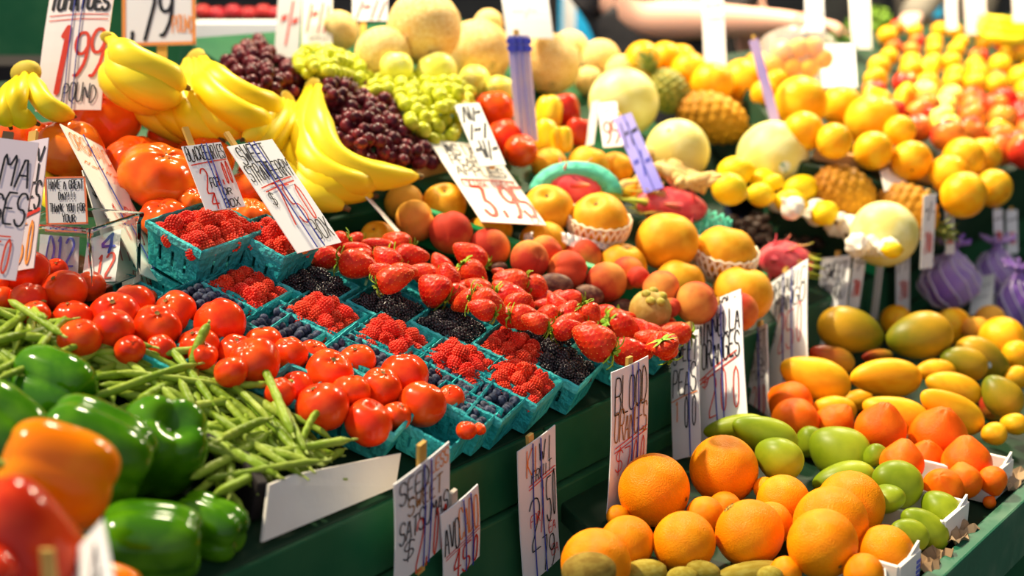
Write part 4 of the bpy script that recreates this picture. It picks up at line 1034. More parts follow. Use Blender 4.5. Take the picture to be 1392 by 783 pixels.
# ---------------------------------------------------------------- bell peppers
def pepper(kind, x, y, r, ln, ang, depth, t, label):
    c = at(x, y, t); s = t / FP; d = img_dir(ang, depth)
    return spawn(kind, Matrix.Translation(c) @ rot_to(d, random.uniform(0, 6.28)) @ Matrix.Diagonal((r * s, r * s, ln * s, 1)), label, 'pepper')
pepper('gpep3', 72, 532, 58, 62, 196, .35, 1.52, 'green bell pepper at the top of the heap against beans')
pepper('gpep', 128, 618, 78, 82, 205, -.15, 1.38, 'large green bell pepper with bright highlights in the heap centre')
pepper('gpep', 218, 606, 72, 66, 130, .8, 1.46, 'green bell pepper at the right, its blossom end facing up')
pepper('gpep3', 2, 586, 60, 66, 215, .1, 1.38, 'green bell pepper cut off at the left edge')
pepper('gpep3', 205, 738, 62, 72, 185, -.15, 1.33, 'dark green bell pepper lowest in the shade')
pepper('gpep', 285, 716, 46, 52, 200, .2, 1.42, 'dark green bell pepper beside the black crate side')
pepper('opep', 76, 650, 76, 80, 200, -.4, 1.22, 'bright orange bell pepper in front of green peppers')
pepper('rpep', 28, 752, 92, 105, 235, -.3, 1.08, 'blurred red bell pepper nearest the lens')
pepper('opep', 150, 800, 40, 40, 20, 0, 1.18, 'orange bell pepper just showing at the bottom edge')
pepper('rpep', -40, 790, 60, 60, 200, 0, 1.02, 'blurred red pepper in the bottom left corner')

# ---------------------------------------------------------------- bananas
def bunch(label, fingers, crown_px, lift, rpx=20, nm='banana_bunch', tipcol=True):
    """fingers: frame polylines (x, y, extra height)"""
    root = empty(nm, on(P1, crown_px[0], crown_px[1], lift)); tag(root, label, 'banana')
    inv = Matrix.Translation(root.location).inverted(); starts = []
    for F in fingers:
        pts = catmull([on(P1, x, y, lift + h) for x, y, h in F], 22); t = (pts[11] - CAM).dot(CF); R = rpx * t / FP
        L_ = sum((b - a).length for a, b in zip(pts, pts[1:]))
        def rad(s): return R * (.36 + .64 * min(1, max(0, (s - .06) / .2)) ** 1.2) * (min(1, (1 - s) / .2 + .02) ** .55)
        mb = MB().add(*tube(pts, rad, 15, .035)); o = link('banana', mb.mesh('banana', M_ban), root); o.matrix_parent_inverse = inv
        e = pts[-1]; d = (pts[-1] - pts[-2]).normalized()
        tp = MB().add(*tube([e - d * R * .12, e + d * R * .1, e + d * R * .3], lambda s: R * .24 * (1 - .3 * s), 8)); q = link('dark_tip', tp.mesh('dark_tip', M_bant), o)
        starts.append(pts[0])
    c = sum(starts, Vector()) / len(starts); X = (starts[-1] - starts[0]); 
    X = X.normalized() if X.length > 1e-4 else CR; W = max((s - c).length for s in starts) + .012
    vs, fs = grid_sphere(lambda th, ph: sph(th, ph), 14, 9); Y = CF; Zc = X.cross(Y).normalized()
    o = link('crown', MB().add([c + X * (W * x) + Y * (.016 * y) + Zc * (.018 * z) for x, y, z in vs], fs).mesh('crown', M_bancr), root); o.matrix_parent_inverse = inv
    return root
bunch('yellow banana bunch hanging its tips over the step edge', [
    [(434, 118, .06), (432, 165, .07), (452, 212, .05), (505, 238, .035), (570, 240, .03)],
    [(426, 118, .05), (414, 168, .05), (425, 220, .04), (470, 248, .03), (522, 247, .02)],
    [(420, 122, .04), (404, 170, .03), (405, 215, .025), (440, 255, .02), (508, 266, .01)],
    [(418, 126, .03), (402, 180, .02), (402, 230, .015), (425, 262, .01), (470, 283, .005)]], (428, 118), .07, 21)
bunch('yellow banana bunch draped over the middle of the heap', [
    [(276, 80, .08), (300, 112, .09), (345, 138, .08), (385, 145, .06)],
    [(268, 80, .07), (285, 125, .08), (330, 158, .07), (372, 168, .05)],
    [(262, 82, .06), (262, 125, .06), (295, 165, .05), (340, 178, .04)],
    [(256, 84, .05), (243, 125, .05), (255, 160, .04), (300, 190, .03)]], (268, 80), .08, 21)
bunch('banana bunch with a brown crown behind the tomatoes', [
    [(206, 115, .05), (240, 140, .05), (285, 165, .04), (320, 175, .03)],
    [(200, 118, .04), (222, 150, .04), (262, 175, .03), (300, 184, .02)],
    [(194, 120, .03), (200, 150, .03), (235, 172, .02), (270, 186, .01)]], (200, 115), .075, 19)
bunch('banana bunch stem end beside the red grapes', [
    [(384, 136, .07), (366, 150, .07), (352, 175, .06), (330, 190, .05)],
    [(390, 138, .06), (380, 160, .06), (362, 185, .05), (345, 205, .03)],
    [(396, 140, .05), (392, 165, .05), (380, 185, .04), (362, 215, .02)],
    [(400, 144, .04), (400, 170, .04), (396, 190, .03), (378, 225, .01)]], (392, 137), .075, 13)
bunch('pale banana bunch behind the pink price card', [
    [(150, 52, .1), (175, 80, .1), (215, 100, .09), (252, 118, .07)],
    [(146, 64, .08), (170, 100, .08), (205, 122, .07), (245, 135, .05)],
    [(144, 78, .06), (160, 112, .06), (190, 130, .05), (228, 142, .03)]], (146, 62), .09, 24)
bunch('banana bunch alone at the left beside the pink price card', [
    [(44, 98, .06), (50, 125, .06), (70, 148, .05), (100, 158, .03)],
    [(36, 98, .06), (24, 128, .06), (24, 155, .04), (50, 168, .03)],
    [(26, 102, .05), (14, 130, .05), (8, 152, .04), (14, 172, .02)]], (34, 98), .08, 15)
bunch('yellow banana bunch low behind the thank-you note', [
    [(40, 190, .03), (62, 215, .03), (92, 240, .02), (110, 275, .01)],
    [(30, 195, .02), (45, 230, .02), (66, 265, .01), (90, 300, .0)]], (36, 192), .02, 20)
bunch('yellow banana bunch on the far right heap', [
    [(1342, 22, .05), (1362, 30, .05), (1385, 30, .05), (1400, 22, .05)],
    [(1335, 32, .04), (1358, 42, .04), (1384, 44, .04), (1402, 38, .04)],
    [(1330, 42, .03), (1352, 52, .03), (1376, 56, .03), (1400, 52, .03)]], (1336, 32), .21, 8)

# ---------------------------------------------------------------- grapes
gm = blob('grape', M_rgrape, lambda t, p: sph(t, p, 1, .94, .94, 1.08), 16, 12); gg = blob('green_grape', M_ggrape, lambda t, p: sph(t, p, 1, .92, .92, 1.12), 16, 12)
def grapes(label, poly, lift, mesh, n, seed, rpx=9.6):
    rnd = random.Random(seed); xs = [p[0] for p in poly]; ys = [p[1] for p in poly]; cx, cy = sum(xs) / len(xs), sum(ys) / len(ys)
    root = empty('grape_bunch', on(P1, cx, max(ys), lift)); tag(root, label, 'grapes'); inv = Matrix.Translation(root.location).inverted()
    pl = []; tries = 0
    while len(pl) < n and tries < 9000:
        tries += 1; x, y = rnd.uniform(min(xs), max(xs)), rnd.uniform(min(ys), max(ys))
        if not in_poly(x, y, poly): continue
        e = ((x - cx) / (max(xs) - min(xs)) * 2) ** 2 + ((y - cy) / (max(ys) - min(ys)) * 2) ** 2
        h = lift + .012 + .04 * max(0, 1 - e) * rnd.random() + .01 * rnd.random()
        c = on(P1, x, y, h); r = rpx * rnd.uniform(.9, 1.1) * (c - CAM).dot(CF) / FP
        if any((c - b).length < .84 * (r + s) for b, s in pl): continue
        pl.append((c, r))
    for c, r in pl:
        d = Vector((rnd.gauss(0, 1), rnd.gauss(0, 1), rnd.gauss(0, 1))).normalized()
        o = link('grape', mesh, root, Matrix.Translation(c) @ rot_to(d) @ Matrix.Diagonal((r, r, r, 1))); o.matrix_parent_inverse = inv
    st = MB().add(*tube(catmull([on(P1, cx - 20, min(ys) + 6, lift + .03), on(P1, cx, cy, lift + .012), on(P1, cx + 10, max(ys) - 8, lift + .008)], 8), lambda s: .003, 6))
    o = link('stem', st.mesh('stem', M_stem), root); o.matrix_parent_inverse = inv
grapes('dark red grape bunch beside the draped bananas', [(304, 85), (330, 62), (352, 52), (375, 78), (420, 98), (420, 130), (392, 132), (350, 128), (315, 112)], .075, gm, 90, 1)
grapes('dark red grape bunch at the centre above banana stems', [(425, 92), (470, 108), (480, 125), (462, 142), (448, 150), (425, 120)], .09, gm, 46, 2)
grapes('large dark red grape bunch hanging over the crate', [(450, 138), (480, 118), (530, 120), (545, 150), (558, 175), (545, 205), (505, 218), (470, 205), (452, 178)], .085, gm, 100, 3)
grapes('small dark red grape bunch at the crate rim', [(545, 182), (580, 178), (600, 205), (588, 222), (520, 226), (500, 215)], .06, gm, 44, 4)
grapes('pale green grape bunch behind the red grapes', [(395, 90), (415, 66), (450, 66), (492, 88), (490, 110), (455, 100), (420, 102)], .1, gg, 70, 5)
grapes('large pale green grape bunch beside the black-lettered card', [(480, 110), (510, 92), (555, 98), (572, 128), (596, 160), (622, 166), (626, 186), (590, 192), (562, 174), (537, 122), (495, 128)], .085, gg, 100, 6)
grapes('pale green grape bunch under the yellow apples', [(566, 96), (610, 100), (640, 125), (640, 160), (622, 160), (602, 152), (580, 122)], .1, gg, 50, 7)
K_, R_, O_, B_ = M_ink, M_red, M_orm, M_blum
PW = (E0, LD, ZZ, -DD)
M_cardp = mat('pinkish_card', (.86, .74, .70), .55, (.9, .8, .76), 3, var=0)
M_cardg = mat('grey_scribbled_card', (.62, .60, .58), .6, (.75, .74, .70), 3, var=0)
M_cardblue = mat('violet_blue_card', (.10, .09, .62), .5, (.35, .30, .72), 3, var=0, edge=(.3, .7))
M_cardy = mat('cream_card', (.90, .84, .72), .55, (.92, .88, .78), 3, var=0)
# ---- cards on the riser in front
sign(((537, 660), (612, 601), (537, 800)), P=PW, lift=.024, label='price card for seedless sweet satsumas hung on the green riser', lean=.03, bow=.002, stick=(.53, .16, .1, .0115), bands=(.5, .63), lines=[
 ('SEED', .06, .04, .60, .23, K_, .0018), ('LESS', .62, .02, .97, .15, O_, .0016), ('SWEET', .20, .22, .85, .38, mat('brown_marker', (.25, .10, .02), .4, (.35, .16, .03), 4, var=0), .0018), ('SATSUMAS', .05, .40, .97, .60, K_, .0018),
 ('$', .12, .62, .34, .80, K_, .0016), ('2.00', .34, .50, .98, 1.0, R_, .0022)])
sign(((600, 702), (651, 659), (604, 800)), P=PW, lift=.018, label='avocado price card half behind the satsuma card', lean=.03, bow=.002, stick=(.40, .14, .1, .0095), stickm=M_white and mat('grey_stick', (.45, .38, .32), .6, (.55, .48, .4), 4, var=0), bands=(.55, .75), lines=[
 ('AVO', .02, .16, .42, .56, K_, .0018), ('CADO', .40, .08, .95, .50, O_, .0018), ('_', .05, .58, .95, .52, R_, .0014), ('_', .05, .62, .95, .56, R_, .0014), ('450', .20, .62, .98, .99, R_, .0024)])
sign(((705, 615), (756, 578), (714, 800)), P=PW, lift=.024, label='tall kiwi fruit price card standing before the riser', lean=.03, bow=-.002, stick=(.38, .045, .05, .010), bands=(.34, .55), lines=[
 ('KI', .18, .05, .50, .23, O_, .0018), ('WI', .50, .04, .90, .19, K_, .0018), ('FRUIT', .30, .21, .86, .29, K_, .0014), ('_', .24, .30, .95, .285, R_, .0016), ('_', .24, .325, .95, .31, R_, .0016),
 ('2', .18, .38, .52, .78, K_, .0018), ('/', .50, .38, .62, .70, R_, .0014), ('150', .52, .33, .98, .66, K_, .0018), ('FOR', .24, .52, .50, .60, R_, .0012), ('EA', .70, .66, .92, .74, R_, .0012), ('79', .50, .74, .86, .98, K_, .0018), ('EA', .74, .84, .96, .92, R_, .0012)])
sign(((833, 507), (883, 484), (827, 700)), t=1.80, label='blood oranges price card on the riser by blackberries', lean=0, bow=.003, stick=(.52, .045, .05, .0095), bands=(.5, .66), lines=[
 ('BLOOD', .05, .05, .95, .30, K_, .0018), ('ORANGES', .05, .28, .95, .50, mat('brown_marker', (.25, .10, .02)), .0017), ('_', .08, .54, .95, .48, R_, .0015), ('_', .08, .57, .95, .51, R_, .0015), ('$', .10, .56, .3, .72, R_, .0015), ('700', .3, .56, .95, .84, R_, .0016)])
sign(((912, 459), (949, 447), (914, 626)), t=2.00, label='price card for sweet peas left of the minneola card', lean=-.01, bow=.002, stick=(.58, .09, .0, .010), bands=(.72,), lines=[
 ('SWEET', .10, .06, .98, .24, K_, .0018), ('PEAS', .08, .28, .95, .50, K_, .0018), ('_', .04, .54, .96, .50, O_, .0016), ('1', .15, .54, .35, .70, O_, .002), ('00', .45, .52, .98, .78, K_, .0018)])
sign(((943, 432), (1007, 400), (949, 604)), t=2.02, label='large minneola oranges price card, hand lettered in black', lean=-.01, bow=.002, stick=(.45, .08, .0, .0125), bands=(.42, .60), lines=[
 ('MINNELLA', .06, .07, .97, .25, K_, .0022), ('ORANGES', .16, .25, .95, .46, K_, .0022), ('_', .10, .53, .88, .42, R_, .002), ('_', .12, .56, .86, .47, R_, .002), ('$', .15, .52, .28, .60, R_, .0015), ('200', .22, .52, .96, .86, R_, .002)])
sign(((941, 420), (1006, 392), (946, 590)), t=2.045, label='second minneola card peeking out above the large one', lean=-.01, bow=.002, lines=[('MINNEOLA', .08, .03, .95, .14, K_, .0022)])
sign(((1016, 452), (1042, 440), (1019, 577)), t=2.22, label='narrow price card for sweet pears right of the minneola card', lean=-.01, stick=(.55, .08, .0, .011), bands=(.6,), lines=[
 ('SWEET', .08, .06, .96, .24, K_, .0015), ('SATSU', .08, .26, .96, .42, K_, .0013), ('MAS', .2, .42, .9, .56, K_, .0013), ('200', .2, .62, .9, .95, R_, .0022)])
sign(((1042, 388), (1097, 351), (1040, 535)), t=2.26, label='mango price card with an orange round tag, on the riser', lean=-.01, bow=.002, stick=(.42, .07, .0, .011), bands=(.45, .66), lines=[
 ('ORGANIC', .10, .04, .98, .20, K_, .0018), ('MANGO', .25, .20, .98, .36, K_, .002), ('$', .08, .42, .3, .60, K_, .0016), ('250', .3, .38, .95, .74, R_, .0018)])
sign(((1117, 351), (1157, 346), (1104, 476)), t=2.44, label='blue-grey price card behind the topmost green mango', lean=-.01, stick=(.5, .07, .0, .009), lines=[
 ('SWEET', .15, .08, .92, .26, K_, .002), ('MANGO', .15, .28, .92, .46, K_, .0016), ('300', .15, .55, .8, .85, R_, .002)])
for k, (a, b, c, t_, lab, ln) in enumerate([
 ((1163, 340), (1179, 341), (1152, 418), 2.55, 'narrow edge-on price card behind the big mangoes', '~/~'),
 ((1197, 309), (1206, 312), (1183, 432), 2.62, 'thin edge-on card leaning on its stick', ''),
 ((1218, 340), (1237, 335), (1218, 427), 2.68, 'small blue-lettered card before the green crate', '/~/'),
 ((1256, 266), (1273, 264), (1251, 366), 2.72, 'tall narrow card at the dark crate corner', '~/-'),
 ((1284, 281), (1297, 280), (1285, 346), 2.80, 'narrow card left of the black gap', '-~/'),
 ((1350, 285), (1363, 284), (1352, 344), 2.95, 'left one of two narrow cards under far oranges', '~-~'),
 ((1368, 286), (1383, 285), (1369, 345), 2.98, 'right one of two narrow cards under far oranges', '~-~')]):
    sign((a, b, c), P=PW, lift=.02 if k < 3 else .10, label=lab, lean=.02, stick=(.5, .07, .0, .006), lines=[(ln, .12, .1, .9, .35, K_, .0015), ('200', .2, .5, .85, .8, R_, .0015)] if ln else [])
# ---- cards in the berries and on the step
sign(((247, 199), (300, 193), (281, 288)), P1, .05, label='blackberries price card leaning back over the raised raspberries', lean=.0, stick=(.3, .30, .0, .008), bands=(.48, .60), t=1.80, lines=[
 ('BLACKBERRIES', .02, .03, .98, .24, K_, .0013), ('_', .05, .30, .95, .27, R_, .0016), ('2', .16, .34, .36, .74, R_, .002), ('FOR', .34, .52, .58, .66, K_, .0014), ('7.00', .52, .30, .96, .64, R_, .0018), ('OR', .56, .70, .8, .80, K_, .0013), ('BOX', .5, .86, .9, .98, K_, .0014), ('4', .16, .76, .40, .98, R_, .002)])
sign(((309, 199), (370, 189), (405, 344)), t=1.78, label='sweet strawberries price card leaning back by the shaded tomatoes', lean=-.0, stick=(.22, .14, .0, .007), bands=(.45, .56), lines=[
 ('SWEET', .08, .03, .70, .19, K_, .002), ('STRAWBERRY', .02, .20, .98, .35, K_, .0018), ('_', .12, .41, .85, .36, R_, .002), ('_', .16, .45, .85, .40, R_, .002), ('$', .14, .46, .26, .58, K_, .0014), ('750', .26, .42, .92, .78, R_, .002), ('BOX', .58, .76, .96, .93, K_, .0016)])
sign(((82, 168), (139, 199), (190, 372)), t=1.77, label='long orange-lettered price card leaning back behind the jar', lean=.0, cardm=M_cardy, bands=(.5,), lines=[
 ('ORGANIC', .06, .04, .96, .16, O_, .002), ('~-~~-', .10, .19, .95, .30, O_, .0018), ('1.99', .2, .48, .9, .74, R_, .002), ('BOX', .55, .80, .9, .92, K_, .0015)])
sign(((112, 231), (174, 259), (157, 388)), t=1.755, label='price card with a red each price standing right of the jar', lean=.0, cardm=M_cardy, lines=[
 ('$', .06, .08, .2, .22, K_, .0016), ('1.29', .22, .25, .95, .72, R_, .003), ('EACH!', .45, .80, .98, .95, R_, .0016)])
M_cardv = mat('lilac_card', (.60, .50, .58), .6, (.66, .57, .63), 3, var=0)
sign(((-28, 184), (53, 194), (-62, 372)), t=1.60, label='lilac price card at the left edge, lettered in black', lean=-.03, cardm=M_cardv, stick=(.45, .06, .0, .012), stickm=mat('dark_stick', (.10, .06, .03), .6, (.16, .1, .05), 5, var=0), lines=[
 ('MA', .45, .08, .98, .34, K_, .0024), ('GES', .40, .38, 1.0, .62, K_, .0024), ('_', .1, .72, .8, .70, R_, .0016), ('150', .2, .74, .9, .98, R_, .0022)])
sign(((20, 196), (66, 187), (-2, 372)), t=1.66, label='second lilac price card just behind the left edge card', lean=-.03, cardm=M_cardv, stick=(.45, .09, .0, .011), bands=(.2,), lines=[
 ('Y', .70, .08, .95, .34, K_, .0024), ('NES', .45, .34, .98, .56, K_, .0024), ('_', .40, .62, .98, .56, R_, .005), ('50', .40, .64, .95, .96, O_, .0024)])
sign(((60, 241), (116, 240), (63, 306)), t=1.74, label='thank-you note with a brick red border in the glass jar', cat='note', lean=-.02, edge=mat('brick_border', (.50, .10, .05), .6, (.6, .15, .07), 3, var=0), cardm=mat('grey_note', (.50, .50, .56), .6, (.58, .58, .62), 3, var=0), name='paper_note', lines=[
 ('HAVE A GREAT', .10, .08, .93, .27, K_, .0011, .05), ('DAY!!!', .32, .34, .74, .50, K_, .0011, .05), ('THANK YOU FOR', .10, .58, .95, .74, K_, .0011, .05), ('YOUR', .38, .80, .70, .96, K_, .0011, .05)])
sign(((54, 308), (110, 308), (50, 378)), t=1.745, label='note with a blue price seen through the jar glass', cat='note', lean=-.02, cardm=mat('grey_note'  , (.5, .5, .56)), name='paper_note', lines=[('D12', .2, .16, .9, .75, B_, .003)])
sign(((122, 312), (163, 310), (112, 384)), t=1.74, label='note with blue and red marks at the jar right side', cat='note', lean=-.02, cardm=M_card, name='paper_note', lines=[('4', .3, .1, .9, .45, B_, .004), ('12', .3, .5, .9, .95, R_, .003)])
# ---- cards at the back
sign(((69, -18), (156, -20), (47, 150)), t=2.02, label='tall pink price card reading 1.99 above the ribbed tomatoes', lean=-.02, bow=.004, cardm=M_cardp, stick=(.45, .02, .16, .014), bands=(.42, .55), lines=[
 ('TOMATOES', .04, .06, .96, .20, K_, .0045), ('_', .06, .25, .96, .24, R_, .0015), ('_', .06, .29, .96, .28, R_, .0015), ('1', .20, .32, .52, .85, R_, .0085, .3), ('99', .50, .36, .98, .72, R_, .005, .15), ('POUND', .40, .80, .92, .94, K_, .0018)])
sign(((166, -40), (265, -42), (166, 63)), t=2.30, label='white 79 price card with orange border on a wooden stake', lean=-.02, edge=mat('orange_border', (.75, .25, .05), .5, (.8, .32, .08), 3, var=0), stick=(.53, .0, .65, .016), stickm=mat('yellow_stake', (.75, .40, .05), .5, (.85, .5, .1), 5, var=0), lines=[
 ('.79', .05, .25, .70, .90, K_, .006, .2), ('POUND', .68, .62, .97, .84, O_, .0018)])
sign(((380, -30), (412, -30), (372, 85)), t=2.55, label='grey edge-on price card left of the green grapes', lean=-.02, cardm=M_cardg, lines=[('~/~', .2, .3, .9, .8, R_, .003)])
sign(((411, -10), (452, -10), (410, 65)), t=2.60, label='white price card with red writing behind the green grapes', lean=-.02, cardm=M_cardy, lines=[('/~//', .15, .2, .9, .7, R_, .003), ('~~-', .2, .76, .85, .92, K_, .0015)])
sign(((480, -45), (527, -45), (479, 28)), t=2.70, label='white and red price card on a yellow stake before melons', lean=-.02, stick=(.30, .0, .85, .011), stickm=mat('yellow_stake', (.75, .4, .05)), lines=[('~~/~', .1, .1, .9, .4, R_, .003), ('/~//', .1, .62, .95, .95, R_, .004)])
sign(((562, -50), (590, -50), (562, 38)), t=2.72, label='narrow pink price card on a stake against a netted melon', lean=-.02, cardm=M_cardp, stick=(.4, .0, .45, .010), stickm=mat('yellow_stake', (.75, .4, .05)), lines=[('/~', .2, .55, .9, .9, R_, .003)])
sign(((676, -40), (738, -40), (690, 52)), t=2.66, label='large blank white card above the netted melons', lean=-.02, bow=.006, stick=(.25, .0, .2, .011), lines=[('~~/~', .15, .55, .7, .72, K_, .001)])
sign(((690, 48), (719, 48), (702, 192)), t=2.38, label='tall narrow card lit blue at the top, among tomatoes', lean=-.02, cardm=mat('painted_blue_light_card', (.80, .55, .50), .5, (.35, .33, .66), 5, var=0, edge=(.45, .6)), stick=(.45, .06, .16, .009), bands=(.3, .6), lines=[('_', .05, .06, .95, .06, B_, .012), ('_', .05, .13, .95, .13, B_, .012)])  # blue side light painted in: mottled blue card colour and two blue bars
sign(((617, 142), (651, 140), (652, 226)), t=2.2, label='card scrawled in black behind the Asian pear card', lean=-.05, cardm=M_cardg, stick=(.5, .08, .0, .008), lines=[('/W/~', .1, .06, .9, .3, K_, .004), ('/~/', .1, .34, .9, .58, K_, .004), ('~W/~', .1, .62, .95, .92, K_, .003)])
sign(((582, 190), (665, 197), (655, 301)), t=2.10, label='Asian pear price card with red 3.95, leaning back', lean=-.07, cardm=M_cardy, lines=[
 ('ASIAN', .16, .04, .80, .18, K_, .0024), ('PEAR', .14, .19, .60, .31, K_, .0022), ('APPLES', .12, .32, .92, .44, K_, .0022), ('_', .10, .50, .95, .49, R_, .003), ('EXTRA SWEET', .08, .50, .96, .58, R_, .0016), ('3.95', .16, .58, .99, .92, R_, .0065), ('EA', .80, .90, .97, .99, K_, .0014)])
sign(((833, 161), (858, 153), (876, 263)), t=2.36, label='violet-blue card standing by the ginger', lean=-.04, cardm=M_cardblue, stick=(.4, .06, .0, .007), bands=(.55,), lines=[('/~/~~', .1, .1, .95, .4, K_, .002), ('~/~', .1, .5, .95, .8, B_, .003)])
sign(((812, 140), (838, 138), (820, 200)), t=2.48, label='white and red card behind the blue card', lean=-.03, lines=[('~/~~', .1, .1, .95, .3, K_, .0015), ('99', .1, .4, .95, .9, R_, .004)])
sign(((804, 138), (815, 136), (796, 198)), t=2.44, label='grey edge-on card left of the blue card', lean=-.03, cardm=M_cardg)
sign(((428, 188), (440, 196), (542, 318)), t=2.02, label='narrow cream card seen edge-on in front of the bananas', lean=-.05, cardm=M_cardy)
sign(((953, -25), (982, -25), (958, 96)), t=2.95, label='tall white price card in front of the seller arm', lean=-.02, lines=[('~-~', .1, .2, .9, .36, K_, .002), ('-~~', .1, .36, .95, .5, K_, .002)])
sign(((1018, 56), (1030, 52), (1049, 172)), t=2.62, label='thin violet card leaning by the oranges', lean=-.03, cardm=mat('violet_pink_card', (.32, .25, .62), .5, (.62, .45, .62), 4, var=0), stick=(.5, .06, .1, .006))
sign(((1115, 60), (1161, 60), (1118, 118)), t=2.95, label='white card with small grey marks right of the bag', lean=-.02, lines=[('-~', .3, .55, .8, .8, K_, .002)])
sign(((1154, -20), (1181, -20), (1158, 66)), t=3.3, label='tall white card behind the green foliage', lean=-.02, bow=.004, cardm=M_cardy)
sign(((1094, -20), (1118, -20), (1096, 42)), t=3.3, label='grey lettered card by the seller hand', lean=-.02, lines=[('~/~', .1, .5, .9, .8, K_, .002)])
sign(((1285, -20), (1299, -20), (1287, 40)), t=3.7, label='left of two pale cards in the small far oranges', lean=-.02, cardm=M_cardp)
sign(((1311, -20), (1338, -20), (1314, 46)), t=3.7, label='right, wider of two pale cards in the small far oranges', lean=-.02, cardm=M_cardp, lines=[('/~/', .2, .5, .8, .7, K_, .002)])
sign(((1376, -20), (1396, -20), (1378, 30)), t=3.6, label='pale card at the top right corner', lean=-.02, cardm=M_cardp)
sign(((1322, 378), (1352, 372), (1318, 428)), t=2.62, label='pale green tag tied to the purple net bag', cat='tag', lean=-.02, name='bag_tag', cardm=mat('pale_green_card', (.62, .68, .62), .5, (.7, .75, .7), 3, var=0), lines=[('~-~~', .1, .2, .9, .4, K_, .0012), ('-~', .2, .5, .8, .7, K_, .0012)])
# ---- blurred cards at the bottom
sign(((72, 782), (139, 706), (86, 880)), t=1.04, label='blurred white card cut by the bottom edge at the left', lean=-.02, lines=[('14', .3, .15, .9, .8, K_, .002)], stick=None)
sign(((304, 782), (357, 764), (306, 840)), t=1.52, label='card just showing at the bottom left of the riser', lean=0, stick=(-.2, .15, .0, .011), lines=[('SWEET', .3, .08, .98, .35, K_, .0018)])
sign(((468, 790), (494, 772), (470, 840)), t=1.60, label='card tip showing at the bottom before the riser', lean=0, stick=(-.4, .25, .0, .010), lines=[('/-', .1, .2, .9, .5, K_, .0015)])
sign(((1170, 790), (1203, 768), (1172, 830)), t=1.60, label='card corner at the bottom among the oranges', lean=-.02)
def loose_stick(x, y, t, h, w, label, m=None):
    c = at(x, y, t); o = part('sign_stick', None, box(c - ZZ * (h / 2), w, .002, h / 2), m or M_stick, False, .001); tag(o, label, 'stick')
loose_stick(64, 746, 1.03, .07, .0055, 'blurred wooden stick beside the blurred card')

# ---------------------------------------------------------------- boards, cardboard, trays, boxes
def strip(name, pts, P, lift, wid, hgt, m, label, cat='board'):
    """a board on edge along frame points on a surface"""
    g = [on(P, x, y, lift) for x, y in pts]; n = P[3]; mb = MB(); vs = []
    for i, p in enumerate(g):
        d = (g[min(i + 1, len(g) - 1)] - g[max(i - 1, 0)]).normalized(); s = d.cross(n).normalized() * (wid / 2)
        vs += [p - s, p + s, p + s + n * hgt, p - s + n * hgt]
    fs = []
    for i in range(len(g) - 1):
        for k in range(4): fs.append((i * 4 + k, i * 4 + (k + 1) % 4, i * 4 + 4 + (k + 1) % 4, i * 4 + 4 + k))
    fs += [(3, 2, 1, 0), tuple(len(vs) - 4 + k for k in range(4))]
    o = link(name, mb.add(vs, fs).mesh(name, m, False)); bevel(o, .002); tag(o, label, cat); return o
strip('divider_board', [(545, 322), (700, 378), (800, 410), (945, 452)], P1, -.003, .016, .06, M_gboard, 'bright green board between the strawberries and the peaches')
strip('divider_board', [(1010, 392), (1045, 385), (1085, 372)], P1, -.003, .014, .024, M_gboard, 'short green board under the right pink dragon fruit')
strip('divider_board', [(330, 338), (440, 303), (516, 286), (575, 268)], P1, .0, .02, .05, M_greenl, 'worn green board along the foot of the bananas')
strip('divider_board', [(1180, 372), (1215, 345), (1262, 318)], P1, -.003, .03, .04, M_gboard, 'green board end behind the small cards')
strip('crate_plank', [(556, 262), (600, 250), (655, 238)], P1, .03, .012, .06, M_wood, 'tan wooden crate side under the grapes', 'crate')
strip('crate_plank', [(1094, 242), (1180, 258), (1276, 280)], P1, .12, .012, .062, M_wood, 'tan wooden plank holding back the oranges', 'crate')
strip('crate_board', [(150, 762), (222, 778)], P1, .02, .012, .035, mat('plain_green_board', (.005, .12, .03), .5, (.008, .15, .04), 4, var=0), 'green board edge under the dark peppers')
strip('crate_board', [(268, 640), (322, 668), (346, 708)], P1, .0, .012, .05, M_dark, 'black crate side between the peppers and beans', 'crate')
# white cardboard that holds the beans
def panel(name, q, t4, m, label, cat, th=.004):
    p = [at(x, y, t) for (x, y), t in zip(q, t4)]; n = (p[1] - p[0]).cross(p[3] - p[0]).normalized()
    if n.dot(CAM - p[0]) < 0: n = -n
    vs = [v for v in p] + [v - n * th for v in p]
    o = link(name, MB().add(vs, [(0, 1, 2, 3), (7, 6, 5, 4), (0, 4, 5, 1), (1, 5, 6, 2), (2, 6, 7, 3), (3, 7, 4, 0)]).mesh(name, m, False)); bevel(o, .0012); tag(o, label, cat); return o
tb = lambda x, y: hit(P1, x, y, .004)
cb = [(366, 659), (400, 648), (545, 616), (538, 662), (357, 737)]
bl, br = on(P1, 357, 737, .003), on(P1, 538, 662, .003)
tl = at(366, 659, hit(P1, 357, 737, .003) * 1.0 + .01); tl2 = at(398, 646, hit(P1, 385, 722, .003) + .012); tr = at(545, 616, hit(P1, 538, 662, .003) + .012)
vs = [bl, br, tr, tl2, tl]; nn = (br - bl).cross(tl - bl).normalized(); nn = nn if nn.dot(CAM - bl) > 0 else -nn
o = link('cardboard_flap', MB().add(vs + [v - nn * .004 for v in vs], [(0, 1, 2, 3, 4), (9, 8, 7, 6, 5)] + [(k, k + 5, (k + 1) % 5 + 5, (k + 1) % 5) for k in range(5)]).mesh('cardboard_flap', M_cardb, False)); tag(o, 'white cardboard flap holding back the green beans', 'cardboard')
